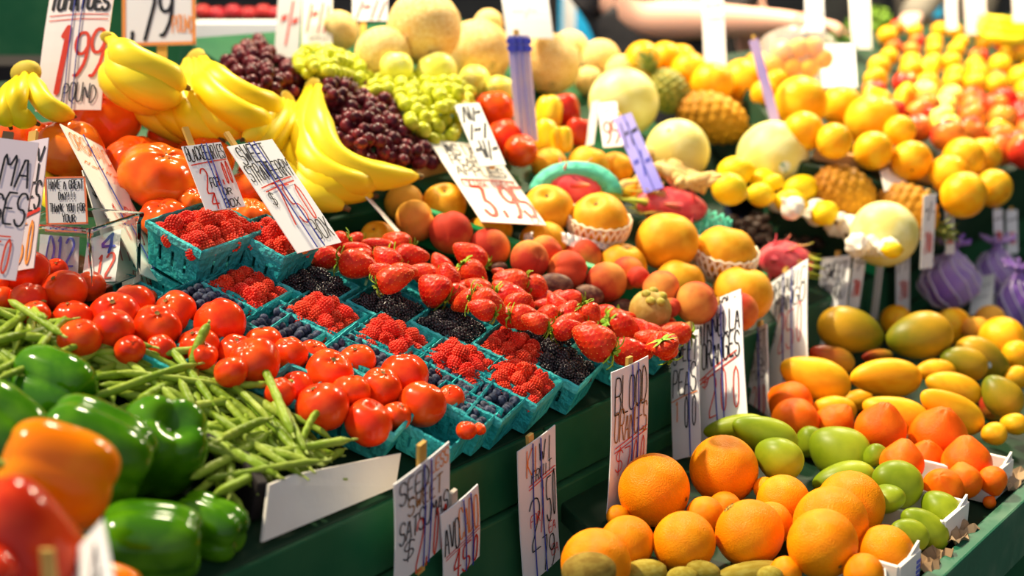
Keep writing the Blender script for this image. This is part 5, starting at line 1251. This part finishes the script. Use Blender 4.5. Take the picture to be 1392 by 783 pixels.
# dark tray with figs
tr_ = [(983, 286), (1022, 276), (1134, 322), (1098, 350), (1010, 356)]
root = empty('produce_tray', on(P1, 1050, 320, 0)); tag(root, 'shallow black tray of dark fruit before the garlic', 'tray'); inv = Matrix.Translation(root.location).inverted()
mb = MB(); up = P1[3]
ring = [on(P1, x, y, .004) for x, y in tr_]; cen = sum(ring, Vector()) / 5
for k in range(5):
    a, b = ring[k], ring[(k + 1) % 5]; ia, ib = a + (cen - a) * .08, b + (cen - b) * .08; hh = .062 if k in (0, 1) else .010
    mb.add(*hexa([a, b, ib, ia, a + up * hh, b + up * hh, ib + up * hh, ia + up * hh]))
o = link('rim', mb.mesh('rim', M_black, False), root); o.matrix_parent_inverse = inv
o = link('floor', MB().add(ring, [(0, 1, 2, 3, 4)]).mesh('floor', M_black, False), root); o.name = 'tray_base'; o.matrix_parent_inverse = inv
rr_ = random.Random(3)
KIND['fig'] = dict(name='dried_fig', mesh=blob('dried_fig', mat('dark_dried_fruit', (.03, .018, .015), .45, (.10, .06, .045), 3, var=.3), lambda t, p: sph(t, p, 1 + .08 * math.sin(3 * p) * math.sin(t), 1, 1, .75), 18, 12), cat='dried fruit')
nfig = 0
while nfig < 46:
    x, y = rr_.uniform(985, 1125), rr_.uniform(288, 348)
    if not in_poly(x, y, [(995, 296), (1025, 290), (1120, 328), (1095, 345), (1012, 348)]): continue
    s = rr_.uniform(.010, .014); c = on(P1, x, y, .012 + .014 * rr_.random())
    spawn('fig', Matrix.Translation(c) @ rot_to(Vector((rr_.gauss(0, 1), rr_.gauss(0, 1), 2)).normalized()) @ Matrix.Diagonal((s, s, s, 1)), 'dark dried fruit lying in the shallow black tray', 'dried fruit', 'dark fruit in the black tray'); nfig += 1
# white cartons on the lower deck
def carton(label, c, rot, a, b, h, mark=False):
    x = LD * math.cos(rot) + DD * math.sin(rot); y = -LD * math.sin(rot) + DD * math.cos(rot); r = empty('fruit_carton', c); tag(r, label, 'carton'); inv = Matrix.Translation(c).inverted()
    for nm, cc, hx, hy in (('side_wall', -y * b, a, .003), ('side_wall', y * b, a, .003), ('end_wall', x * a, .003, b), ('end_wall', -x * a, .003, b)):
        mb = MB().add(*box(c + cc + ZZ * (h / 2), hx, hy, h / 2, x, y)); o = link(nm, mb.mesh(nm, M_cardb, False), r); o.matrix_parent_inverse = inv; bevel(o, .001)
    o = link('base', MB().add(*box(c + ZZ * .0025, a, b, .002, x, y)).mesh('base', M_cardb, False), r); o.matrix_parent_inverse = inv
    if mark:
        mb = MB()
        for k in range(4): mb.add(*box(c - y * (b + .0034) + ZZ * (h * (.25 + .15 * k)) + x * (a * .75), a * .18, .0004, .002, x, y))
        o = link('printed_panel', mb.mesh('printed_panel', M_blum, False), r); o.matrix_parent_inverse = inv
    for k, sx in enumerate((1,)):      # folded corner tab
        p = c + x * (a * sx) - y * b; mb = MB().add([p + ZZ * (h * .3), p + ZZ * (h * 1.25), p - x * (.028 * sx) + ZZ * h, p - x * (.028 * sx) + ZZ * (h * .3)], [(0, 1, 2, 3)])
        o = link('corner_tab', mb.mesh('corner_tab', M_cardb, False), r); o.matrix_parent_inverse = inv; s = o.modifiers.new('t', 'SOLIDIFY'); s.thickness = .003
    return r
def on0(x, y, l=0.0): return on(P0, x, y, l)
cA = on0(1246, 790, .002); carton('low white carton around the big oranges, its corner printed blue', cA - LD * .03 + DD * .06, 0.0, .03, .06, .042, True)
cB = on0(1312, 716, .002); carton('low white carton under the green mangoes and minneolas', cB - LD * .04 + DD * .05, 0.0, .04, .05, .036)
cC = on0(1372, 660, .002); carton('low white carton at the right edge under minneolas', cC - LD * .04 + DD * .05, 0.0, .04, .05, .04)
# torn brown paper along the edge
M_kraft = mat('brown_paper', (.30, .19, .10), .8, (.42, .29, .17), 6, bump=.2, bscale=12)
for k, (x, y, w) in enumerate([(1266, 760, 'below the printed carton corner'), (1302, 726, 'beside the green mangoes'), (1376, 652, 'at the right edge of the shelf')]):
    c = on0(x, y, .012); rp = random.Random(k + 4); vs = []; fs = []
    for j in range(6):
        for i in range(9):
            vs.append(c + LD * ((i - 4) * .009) + DD * ((j - 2.5) * .006 + rp.uniform(-.003, .003)) + ZZ * (rp.uniform(-.006, .009)))
    for j in range(5):
        for i in range(8): b = j * 9 + i; fs.append((b, b + 1, b + 10, b + 9))
    o = link('torn_paper', MB().add(vs, fs).mesh('torn_paper', M_kraft, False)); s = o.modifiers.new('t', 'SOLIDIFY'); s.thickness = .001; tag(o, 'torn crumpled brown paper ' + w, 'paper')
o = panel('paper_scrap', [(1197, 232), (1212, 226), (1236, 250), (1203, 260)], [2.55, 2.6, 2.55, 2.5], M_cardy, 'white and orange paper scrap between the two front pineapples', 'paper', .002)

# ---------------------------------------------------------------- foam nets
def netmesh(name, m, fn, nu, nv, th, u0=0, u1=1, v0=0, v1=1):
    """strands crossing diagonally over the surface fn(u, v)"""
    mb = MB()
    for s in (1, -1):
        for k in range(nu):
            pts = [Vector(fn((u0 + (u1 - u0) * ((k + s * .5 * i * nv / 12 ) / nu)) , v0 + (v1 - v0) * i / 12)) for i in range(13)]
            mb.add(*tube(pts, lambda q: th, 5))
    return mb.mesh(name, m)
def foam_cup(px, py, rpx, label):
    it = min((i for i in ITEMS if i['kind'] == 'apear'), key=lambda i: (i['q'][0] - px) ** 2 + (i['q'][1] - py) ** 2)
    c = CAM + it['r'] * it['t']; R = rpx * it['t'] / FP * 1.04
    fn = lambda u, v: sph(pi - .25 - v * 1.45, u * 2 * pi, R * (1.0 + .05 * v))
    o = link('foam_net', netmesh('foam_net', M_foamw, fn, 26, 5, R * .045), None, Matrix.Translation(c) @ rot_to((ZZ * .93 - CF * .25 + CR * .12).normalized())); tag(o, label, 'foam net')
    mb = MB().add(*tube([Vector(fn(k / 40, 1.0)) + Vector((0, 0, R * .06 * (k % 2))) for k in range(41)], lambda s: R * .05, 5)); link('scalloped_rim', mb.mesh('scalloped_rim', M_foamw), o)
foam_cup(816, 302, 40, 'white foam net cup around the pear with a red mark'); foam_cup(986, 343, 41, 'white foam net cup around the right-hand pear')
it = find('wrapped in the arched green foam'); c = CAM + it['r'] * it['t']; R = 50 * it['t'] / FP
def arch(u, v):
    a = u * 2 * pi; q = pi * (v * 1.0); cc = Vector((math.cos(q) * R * 1.0, 0, math.sin(q) * R * .62)); n = Vector((math.cos(q), 0, math.sin(q)))
    return cc + n * (math.cos(a) * R * .24) + Vector((0, 1, 0)) * (math.sin(a) * R * .42)
Mx = Matrix.Translation(c - CF * (R * .12) - CU * (R * .18)) @ Matrix(((CR.x, CF.x, CU.x, 0), (CR.y, CF.y, CU.y, 0), (CR.z, CF.z, CU.z, 0), (0, 0, 0, 1)))
o = link('foam_net', netmesh('foam_net', M_foamg, arch, 22, 8, R * .036), None, Mx); tag(o, 'green foam net arched over the red dragon fruit', 'foam net')
mb = MB().add(*tube([Vector(arch(.5, k / 24)) * .98 for k in range(25)], lambda s: R * .17, 10)); link('inner_sleeve', mb.mesh('inner_sleeve', M_foamg), o)
c = on(P1, 962, 318, .05); R = 30 * hit(P1, 962, 318, .05) / FP
fn = lambda u, v: (math.cos(u * 2 * pi) * R * (.75 + .25 * math.sin(v * 3)), math.sin(u * 2 * pi) * R * .6 * (.75 + .25 * math.sin(v * 3)), (v - .5) * R * 1.9)
o = link('foam_net', netmesh('foam_net', M_foamg, fn, 12, 5, R * .06), None, Matrix.Translation(c) @ rot_to(img_dir(-60, .2))); tag(o, 'empty green foam net sleeve above the right white foam cup', 'foam net')
pts = catmull([at(957, 318, 2.2), at(960, 290, 2.2), at(967, 276, 2.21), at(976, 290, 2.21), at(978, 318, 2.2)], 14)
mb = MB().add(*tube(pts, lambda s: .0095, 10)); q_ = link('folded_end', mb.mesh('folded_end', M_foamg), o); q_.matrix_parent_inverse = o.matrix_local.inverted()
# plastic sleeve on the low pears
pts = catmull([on(P1, 712, 318, .06), on(P1, 745, 312, .07), on(P1, 800, 325, .07), on(P1, 855, 342, .06)], 16)
mb = MB()
for k in range(16):
    a, b = pts[k], pts[k + 1]; dn = (-CU * .9 - CF * .4).normalized()
    mb.add([a, b, b + dn * (.016 + .006 * math.sin(k)), a + dn * (.016 + .006 * math.sin(k - 1))], [(0, 1, 2, 3)])
def clear(name, rough=.08, tint=(1, 1, 1), alpha=.3):
    m = bpy.data.materials.new(name); m.use_nodes = True; b = m.node_tree.nodes['Principled BSDF']; b.inputs['Base Color'].default_value = (*tint, 1); b.inputs['Roughness'].default_value = rough
    b.inputs['Alpha'].default_value = alpha; b.inputs['Specular IOR Level'].default_value = .8; return m
M_clear = clear('clear_plastic')
o = link('plastic_wrap', mb.mesh('plastic_wrap', M_clear)); s = o.modifiers.new('t', 'SOLIDIFY'); s.thickness = .0008; tag(o, 'strip of clear plastic wrap over the low golden pears', 'wrap')

# ---------------------------------------------------------------- glass jar
g = bpy.data.materials.new('clear_glass'); g.use_nodes = True; b = g.node_tree.nodes['Principled BSDF']
b.inputs['Transmission Weight'].default_value = 1; b.inputs['Roughness'].default_value = .02; b.inputs['IOR'].default_value = 1.45; b.inputs['Base Color'].default_value = (.97, .99, .97, 1)
tj = 1.715
jl, jf, jr, jb = at(42, 287, tj), at(116, 304, tj - .03), at(170, 298, tj + .035), at(100, 283, tj + .06)
zt = (jl.z + jf.z + jr.z) / 3
jc = (at(104, 300, tj + .01)); jc.z = zt
X = Vector((1, -.35, 0)).normalized(); Y = Vector((.35, 1, 0)); A, Bq = .058, .05; Hj = .09
def quadring(z, k): return [jc + X * (A * k * a) + Y * (Bq * k * b_) + ZZ * z for a, b_ in ((-1, -1), (1, -1), (1, 1), (-1, 1))]
rt = empty('glass_jar', jc - ZZ * Hj); tag(rt, 'square clear glass tip jar standing behind the tomatoes', 'jar'); inv = Matrix.Translation(rt.location).inverted()
lv = [(-Hj, .92), (-Hj * .5, .97), (-.012, 1.0), (-.004, 1.06), (0, 1.05), (0, .95), (-.012, .90), (-Hj * .5, .88), (-Hj + .008, .84)]
vs = []; fs = []
for z, k in lv: vs += quadring(z, k)
for i in range(len(lv) - 1):
    for k in range(4): fs.append((i * 4 + k, i * 4 + (k + 1) % 4, i * 4 + 4 + (k + 1) % 4, i * 4 + 4 + k))
fs += [(3, 2, 1, 0), tuple(len(vs) - 4 + k for k in range(4))]
o = link('glass_body', MB().add(vs, fs).mesh('glass_body', g, False), rt); o.matrix_parent_inverse = inv; bevel(o, .003, 3)

# ---------------------------------------------------------------- purple net bags
M_purple = mat('purple_net', (.18, .05, .42), .5, (.50, .38, .62), 7, var=.1, edge=(.35, .65))
M_onion = mat('pale_onion', (.60, .45, .42), .4, (.72, .58, .55), 2)
def netbag(x, y, t, rx, ry, label, seed):
    rn = random.Random(seed); c = at(x, y, t); s = t / FP
    def f(th, ph):
        r = 1 + .08 * math.sin(3 * ph + seed) * math.sin(th) + .05 * math.sin(5 * th + 4 * ph)
        xx, yy, zz = sph(th, ph, r, rx * s, rx * s * .8, ry * s); k = math.exp(-(th / .4) ** 2); return (xx * (1 - .6 * k), yy * (1 - .6 * k), zz + ry * s * .45 * k)
    o = link('net_bag', blob('net_bag', M_purple, f, 30, 22), None, Matrix.Translation(c)); tag(o, label, 'bag')
    mb = MB()
    for k in range(9): a = k * .7; mb.add(*tube(catmull([(0, 0, ry * s * 1.3), (.014 * math.cos(a), .012 * math.sin(a), ry * s * 1.5), (.035 * math.cos(a), .03 * math.sin(a), ry * s * (1.6 + .2 * rn.random()))], 5), lambda q: .004, 6))
    link('tied_top', mb.mesh('tied_top', M_purple), o)
    mb = MB()
    for k in range(10):
        pts = [Vector(f(.5 + 2.3 * i / 14, k * pi / 5 + i * .12)) * 1.02 for i in range(15)]; mb.add(*tube(pts, lambda q: .0018, 4))
    link('net_strands', mb.mesh('net_strands', mat('pale_net_strand', (.7, .62, .78), .5, (.8, .75, .85), 3)), o)
netbag(1290, 384, 2.62, 40, 36, 'purple net bag standing behind the green mangoes', 1)
netbag(1352, 372, 2.75, 30, 30, 'purple net bag with orange bulbs behind it', 2)
netbag(1382, 412, 2.66, 28, 34, 'purple net bag cut off by the right edge', 3)
# bag of fruit wrapped in plastic
root_c = at(1084, 78, 2.85)
def fb(th, ph): return sph(th, ph, 1 + .06 * math.sin(4 * ph + 3 * th), .085, .07, .062)
o = link('plastic_bag', blob('plastic_bag', clear('hazy_plastic', .25, (1, .98, .95), .22), fb, 28, 18), None, Matrix.Translation(root_c)); tag(o, 'clear plastic bag full of oranges in front of the seller', 'bag')
for k, (x, y) in enumerate([(1052, 88), (1076, 92), (1100, 92), (1118, 80), (1062, 68), (1086, 66), (1106, 64)]):
    c = at(x, y, 2.84); s = .0215
    spawn('yorange', Matrix.Translation(c) @ Matrix.Rotation(k, 4, 'X') @ Matrix.Diagonal((s, s, s, 1)), 'orange packed inside the clear plastic bag', 'orange', 'oranges inside the plastic bag')
# ---------------------------------------------------------------- sellers behind the stall
M_skin = mat('skin', (.80, .44, .32), .5, (.86, .52, .40), 3, sss=.08, var=0)
M_shirt = mat('charcoal_shirt', (.045, .042, .045), .85, (.07, .066, .07), 5, bump=.1, bscale=30, var=0)
M_hair = mat('dark_hair', (.03, .018, .01), .6, (.05, .03, .02), 8, var=0)
M_glove = mat('grey_glove', (.22, .20, .17), .7, (.30, .28, .24), 6, var=0)
M_trous = mat('dark_trousers', (.02, .022, .03), .8, (.03, .03, .04), 5, var=0)
def skin_body(name, V, Ed, m, parent=None, sub=2, root=0):
    me = bpy.data.meshes.new(name); me.from_pydata([v[:3] for v in V], Ed, []); me.update(); me.materials.append(m)
    o = link(name, me, parent); s = o.modifiers.new('skin', 'SKIN'); s.use_smooth_shade = True
    if not me.skin_vertices: 
        bpy.context.view_layer.objects.active = o
    for i, v in enumerate(V):
        me.skin_vertices[0].data[i].radius = (v[3], v[4] if len(v) > 4 else v[3])
    me.skin_vertices[0].data[root].use_root = True
    q = o.modifiers.new('sub', 'SUBSURF'); q.levels = sub; q.render_levels = sub
    return o
def hand_chain(w, d, side, up, s=1.0, curl=.5):
    """palm and five fingers: chains of (point, radius), rooted at wrist w, pointing along d"""
    ch = []; pal = w + d * (.045 * s); ch.append([(w, .026 * s), (pal, .030 * s), (w + d * (.088 * s), .026 * s)])
    for k, (o_, l) in enumerate(((-.030, .068), (-.010, .078), (.010, .074), (.029, .058))):
        b = w + d * (.085 * s) + side * (o_ * s); dd = (d + side * o_ * 3 - up * curl * .4).normalized(); e = b + dd * (l * .5 * s); d2 = (dd - up * curl * 1.2).normalized()
        ch.append([(b - d * .02 * s, .010 * s), (b, .0095 * s), (e, .0088 * s), (e + d2 * (l * .3 * s), .008 * s), (e + d2 * (l * .55 * s), .0065 * s)])
    tb_ = w + d * (.025 * s) - side * (.026 * s); td = (d * .7 - side * .8 - up * .3).normalized()
    ch.append([(tb_ + side * .012 * s, .013 * s), (tb_ + td * (.032 * s), .0105 * s), (tb_ + (td + d * .4).normalized() * (.062 * s), .008 * s)])
    return ch
def build_person(label, base, face, sh_z, L_arm, R_arm, shirt=M_shirt, glove=None, hair=M_hair, sleeve=.45):
    """base: floor point; face: heading; arms: (elbow, wrist, hand direction)"""
    fw = Vector((math.sin(face), math.cos(face), 0)); rt_ = Vector((fw.y, -fw.x, 0)); k = sh_z / 1.42
    root = empty('person', base); tag(root, label, 'person'); inv = Matrix.Translation(base).inverted()
    def q(x, y, z): return base + rt_ * (x * k) + fw * (y * k) + ZZ * (z * k)
    V = []; Ed = []
    def add(p, r, par=None, r2=None):
        V.append((p.x, p.y, p.z, r, r2 or r))
        if par is not None: Ed.append((par, len(V) - 1))
        return len(V) - 1
    pel = add(q(0, 0, .95), .15 * k, None, .12 * k); wst = add(q(0, 0, 1.10), .14 * k, pel, .11 * k); chs = add(q(0, .01, 1.28), .165 * k, wst, .12 * k); upc = add(q(0, 0, 1.40), .12 * k, chs, .09 * k)
    nk = add(q(0, .01, 1.49), .055 * k, upc); hd0 = add(q(0, .025, 1.57), .075 * k, nk); hd1 = add(q(0, .03, 1.66), .088 * k, hd0, .095 * k); add(q(0, .02, 1.74), .06 * k, hd1)
    for s in (-1, 1):
        h = add(q(.09 * s, 0, .88), .10 * k, pel); kn = add(q(.10 * s, .02, .48), .062 * k, h); an = add(q(.10 * s, -.01, .09), .042 * k, kn); add(q(.10 * s, .13, .04), .04 * k, an)
    arms = []
    for s, (el, wr, hd, up) in ((-1, L_arm), (1, R_arm)):
        sh = add(q(.185 * s, 0, 1.40), .062 * k, upc); e = add(el, .05 * k, sh); mid = add(el.lerp(wr, .3), .05 * k, e); w_ = add(wr, .03 * k, mid); arms.append((q(.185 * s, 0, 1.40), el, wr, hd, up))
        side = hd.cross(up).normalized() * s
        for ci, ch in enumerate(hand_chain(wr, hd, side, up, k)):
            par = w_
            for (p, r) in (ch[1:] if ci == 0 else ch): par = add(p, r, par)
    o = skin_body('body', V, Ed, M_skin, root); o.matrix_parent_inverse = inv
    # clothing a little outside the body
    V2 = []; E2 = []
    def add2(p, r, par=None, r2=None):
        V2.append((p.x, p.y, p.z, r, r2 or r))
        if par is not None: E2.append((par, len(V2) - 1))
        return len(V2) - 1
    a = add2(q(0, 0, .93), .165 * k, None, .135 * k); b_ = add2(q(0, 0, 1.10), .158 * k, a, .128 * k); c_ = add2(q(0, .01, 1.28), .182 * k, b_, .138 * k); d_ = add2(q(0, 0, 1.41), .128 * k, c_, .098 * k)
    for (sh, el, wr, hd, up) in arms:
        x = add2(sh, .076 * k, d_); x = add2(sh.lerp(el, sleeve), .062 * k, x)
        if sleeve > .9: x = add2(el, .058 * k, x); x = add2(el.lerp(wr, .3), .058 * k, x); add2(wr, .042 * k, x)
    o = skin_body('shirt', V2, E2, shirt, root); o.matrix_parent_inverse = inv
    V2 = []; E2 = []; a = add2(q(0, 0, .98), .158 * k, None, .13 * k)
    for s in (-1, 1): h = add2(q(.09 * s, 0, .86), .108 * k, a); kn = add2(q(.10 * s, .02, .48), .075 * k, h); add2(q(.10 * s, -.01, .10), .058 * k, kn)
    o = skin_body('trousers', V2, E2, M_trous, root); o.matrix_parent_inverse = inv
    # head: hair, eyes, nose, mouth, ears
    hc = q(0, .03, 1.655)
    def hf(th, ph): return sph(th, ph, 1, .098 * k, .108 * k, .118 * k)
    mb = MB(); vs, fs = grid_sphere(hf, 24, 16); vs = [hc - fw * .018 * k + ZZ * .018 * k + rt_ * x + fw * y + ZZ * z for x, y, z in vs]; fs = [f for f in fs if sum(((vs[i] - hc).dot(fw) < .035 * k or (vs[i] - hc).z > .075 * k) for i in f) == len(f)]
    o = link('hair', mb.add(vs, fs).mesh('hair', hair), root); o.matrix_parent_inverse = inv
    def bl_(nm, c, rx, ry, rz, m):
        vs, fs = grid_sphere(lambda t, p: sph(t, p, 1, rx * k, ry * k, rz * k), 14, 9); o = link(nm, MB().add([c + rt_ * x + fw * y + ZZ * z for x, y, z in vs], fs).mesh(nm, m), root); o.matrix_parent_inverse = inv
    for s in (-1, 1): bl_('eye', q(.034 * s, .112, 1.665), .013, .009, .008, mat('eye', (.85, .85, .85), .2, (.1, .06, .04), 2)); bl_('ear', q(.092 * s, .015, 1.65), .010, .02, .032, M_skin)
    bl_('nose', q(0, .122, 1.635), .013, .018, .024, M_skin); bl_('mouth', q(0, .108, 1.595), .025, .010, .007, mat('lips', (.55, .2, .17), .4, (.6, .25, .2), 3))
    return root
# first seller: forearm level across the frame top, body left of it
t1 = 3.5
el1 = at(868, 26, t1); wr1 = at(1062, 30, t1 - .12)
b1 = at(905, 40, t1 + .1); b1.z = 0
oth = at(1030, 60, t1 + .3)
build_person('person in a charcoal shirt holding a bare forearm across the fruit', b1, pi - .35, 1.50, (oth, oth + Vector((.02, .05, -.24)), Vector((.1, .1, -1)).normalized(), CF.copy()), (el1, wr1, (wr1 - el1).normalized(), ZZ.copy()))
# second seller: gloved hand reaching down to the far oranges
t2 = 4.3
el2 = at(1300, -60, t2 + .2); wr2 = at(1236, 30, t2 - .12)
b2 = at(1365, 40, t2 + .75); b2 += DD * .22; b2.z = 0
oth2 = at(1440, 20, t2 + .6)
p2 = build_person('person in dark clothes reaching a hand down into the far fruit', b2, pi + .3, 1.52, (oth2, oth2 + Vector((0, -.05, -.24)), Vector((0, -.2, -1)).normalized(), CF.copy()), (el2, wr2, (at(1206, 82, t2 - .2) - wr2).normalized(), -CF.copy() * .6 + ZZ * .5), sleeve=.98, shirt=mat('grey_brown_shirt', (.13, .11, .09), .85, (.18, .16, .13), 4, var=0))

# ---------------------------------------------------------------- things beyond the stall
def panelbox(name, x0, y0, x1, y1, t, th, m, label, cat):
    c = at((x0 + x1) / 2, (y0 + y1) / 2, t); o = part(name, None, box(c + CF * th / 2, (x1 - x0) * t / FP / 2, th / 2, (y1 - y0) * t / FP / 2), m, False, .004); tag(o, label, cat); return o
def board(name, x0, y0, x1, y1, t, th, m, label, cat, zb=0.0):
    """an upright board from its frame top down to the given height"""
    a, b = at(x0, y0, t), at(x1, y1, t); z1 = (a.z + b.z) / 2
    c = Vector(((a.x + b.x) / 2, (a.y + b.y) / 2, (z1 + zb) / 2)); o = part(name, None, box(c + Vector((0, th / 2, 0)), abs(b.x - a.x) / 2, th / 2, (z1 - zb) / 2), m, False, .004); tag(o, label, cat); return o
board('green_partition', -60, -60, 70, -60, 3.3, .03, M_green, 'dark green painted partition at the top left corner', 'board')
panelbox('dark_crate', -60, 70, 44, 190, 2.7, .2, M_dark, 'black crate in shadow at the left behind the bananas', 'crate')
board('green_partition', 70, -40, 262, -40, 3.6, .03, M_green, 'dark green partition behind the 1.99 and 79 cards', 'board')
board('green_stand', 262, 28, 420, 60, 3.3, .3, M_green, 'green apple stand behind the bananas', 'stand')
panelbox('white_ledge', 262, 26, 380, 50, 3.24, .05, M_white, 'white front ledge of the apple stand', 'ledge')
KIND['rapple'] = dict(name='apple', mesh=blob('dark_red_apple', mat('dark_red_apple_skin', (.35, .012, .02), .25, (.5, .05, .05), 2), apl, 24, 16), cat='apple', mode='up', asp=.94, parts=[('stem', stick_up)])
for k, x in enumerate((276, 296, 317, 338, 358, 376)):
    s = 12 * 3.36 / FP; spawn('rapple', Matrix.Translation(at(x, 17 + (k % 2) * 3, 3.36)) @ Matrix.Rotation(k, 4, 'Z') @ Matrix.Diagonal((s, s, s, 1)), f'dark red apple, {["leftmost", "second from the left", "third from the left", "fourth from the left", "fifth from the left", "rightmost"][k]} on the white-edged stand', 'apple')
board('white_post', 766, -40, 783, -40, 4.6, .04, M_white, 'white post beside the blue tarpaulin', 'post')
panelbox('blue_tarpaulin', 735, -40, 812, 70, 5.0, .04, M_bluep, 'bright blue tarpaulin hanging behind the melons', 'tarpaulin')
panelbox('black_bin', 700, -40, 760, 40, 4.4, .2, M_dark, 'black bin in front of the blue tarpaulin', 'bin')
M_foliage = mat('dark_foliage', (.05, .14, .01), .6, (.2, .36, .03), 9, var=.1)
def bush(x, y, t, r, label, seed):
    rn = random.Random(seed); mb = MB(); c = at(x, y, t)
    for k in range(220):
        d = Vector((rn.gauss(0, 1), rn.gauss(0, 1), rn.gauss(0, .8))).normalized() * r * rn.uniform(.5, 1); n = Vector((rn.gauss(0, 1), rn.gauss(0, 1), rn.gauss(0, 1))).normalized(); X = n.orthogonal().normalized(); Y = n.cross(X); s = r * .22
        mb.add([c + d - X * s, c + d - Y * s * .4, c + d + X * s, c + d + Y * s * .4], [(0, 1, 2, 3)])
    o = link('leafy_greens', mb.mesh('leafy_greens', M_foliage, False)); tag(o, label, 'greens')
bush(1182, 40, 3.9, .07, 'clump of dark leafy greens behind the tall white card', 1)
bush(1140, 62, 3.3, .04, 'small leafy green sprig left of the greens', 2)
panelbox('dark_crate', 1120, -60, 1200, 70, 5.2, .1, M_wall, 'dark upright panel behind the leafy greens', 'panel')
panelbox('wooden_post', 1240, -60, 1266, 30, 4.9, .06, mat('amber_post', (.6, .28, .05), .6, (.7, .36, .08), 5, var=0), 'amber wooden post at the far right', 'post')
panelbox('blue_sign', 1268, -60, 1284, 22, 4.7, .02, M_bluep, 'narrow blue board beside the amber post', 'board')

# ---------------------------------------------------------------- camera and light
cam = bpy.data.cameras.new('Camera'); co = bpy.data.objects.new('Camera', cam); COL.objects.link(co)
cam.sensor_width = 36; cam.lens = 36 * FP / 1392; cam.clip_start = .02
co.matrix_world = Matrix(((CR.x, CU.x, -CF.x, CAM.x), (CR.y, CU.y, -CF.y, CAM.y), (CR.z, CU.z, -CF.z, CAM.z), (0, 0, 0, 1)))
cam.dof.use_dof = True; cam.dof.focus_distance = 1.78; cam.dof.aperture_fstop = 2.4
SC.camera = co
w = bpy.data.worlds.new('World'); SC.world = w; w.use_nodes = True; nt = w.node_tree; bg = nt.nodes['Background']
tc = nt.nodes.new('ShaderNodeTexCoord'); vd = nt.nodes.new('ShaderNodeVectorMath'); vd.operation = 'DOT_PRODUCT'; rp = nt.nodes.new('ShaderNodeValToRGB'); md = nt.nodes.new('ShaderNodeMapRange')
vd.inputs[1].default_value = Vector((-.42, -.80, .30)).normalized(); md.inputs['From Min'].default_value = -.6; md.inputs['From Max'].default_value = .9
nt.links.new(tc.outputs['Generated'], vd.inputs[0]); nt.links.new(vd.outputs['Value'], md.inputs['Value']); nt.links.new(md.outputs[0], rp.inputs['Fac']); nt.links.new(rp.outputs[0], bg.inputs['Color'])
# the market hall: dark roof and back, open bright street behind the viewer
E_ = rp.color_ramp.elements
E_[0].color = (.05, .045, .04, 1); E_[0].position = .1; E_[1].color = (1.0, 1.02, 1.15, 1); E_[1].position = .95
bg.inputs['Strength'].default_value = .62
def sun(d, e, col, ang):
    l = bpy.data.lights.new('Sun', 'SUN'); l.energy = e; l.color = col; l.angle = math.radians(ang); o = bpy.data.objects.new('Sun', l); COL.objects.link(o)
    o.rotation_euler = Vector(d).to_track_quat('Z', 'Y').to_euler(); return o
sun((-.56, .10, .87), 5.4, (1, .86, .60), 2.5)
def back_light(p, e, size, col=(1, .86, .6)):  # unseen area lights, added to brighten the back of the display
    l = bpy.data.lights.new('Added_back_light', 'AREA'); l.energy = e; l.color = col; l.shape = 'DISK'; l.size = size; o = bpy.data.objects.new('Added_back_light', l); COL.objects.link(o); o.location = p
    return o
back_light(Vector((-.3, 3.0, 2.6)), 45, .35); back_light(Vector((.9, 3.6, 2.6)), 60, .35); back_light(Vector((2.0, 4.2, 2.6)), 42, .35)
vs_ = SC.view_settings; SC.display_settings.display_device = 'sRGB'
vs_.view_transform = 'Standard'; vs_.look = 'None'; vs_.exposure = 0.0; vs_.gamma = 1.0; vs_.use_curve_mapping = False
dups = {k: v for k, v in LABELS.items() if len(v) > 1 and (None in v or len(set(v)) > 1)}
for k in dups: print('DUP LABEL', k, len(dups[k]))
for k in LABELS:
    n = len(k.split())
    if not 4 <= n <= 16: print('LABEL LEN', n, k)
print('THINGS', sum(len(v) for v in LABELS.values()))
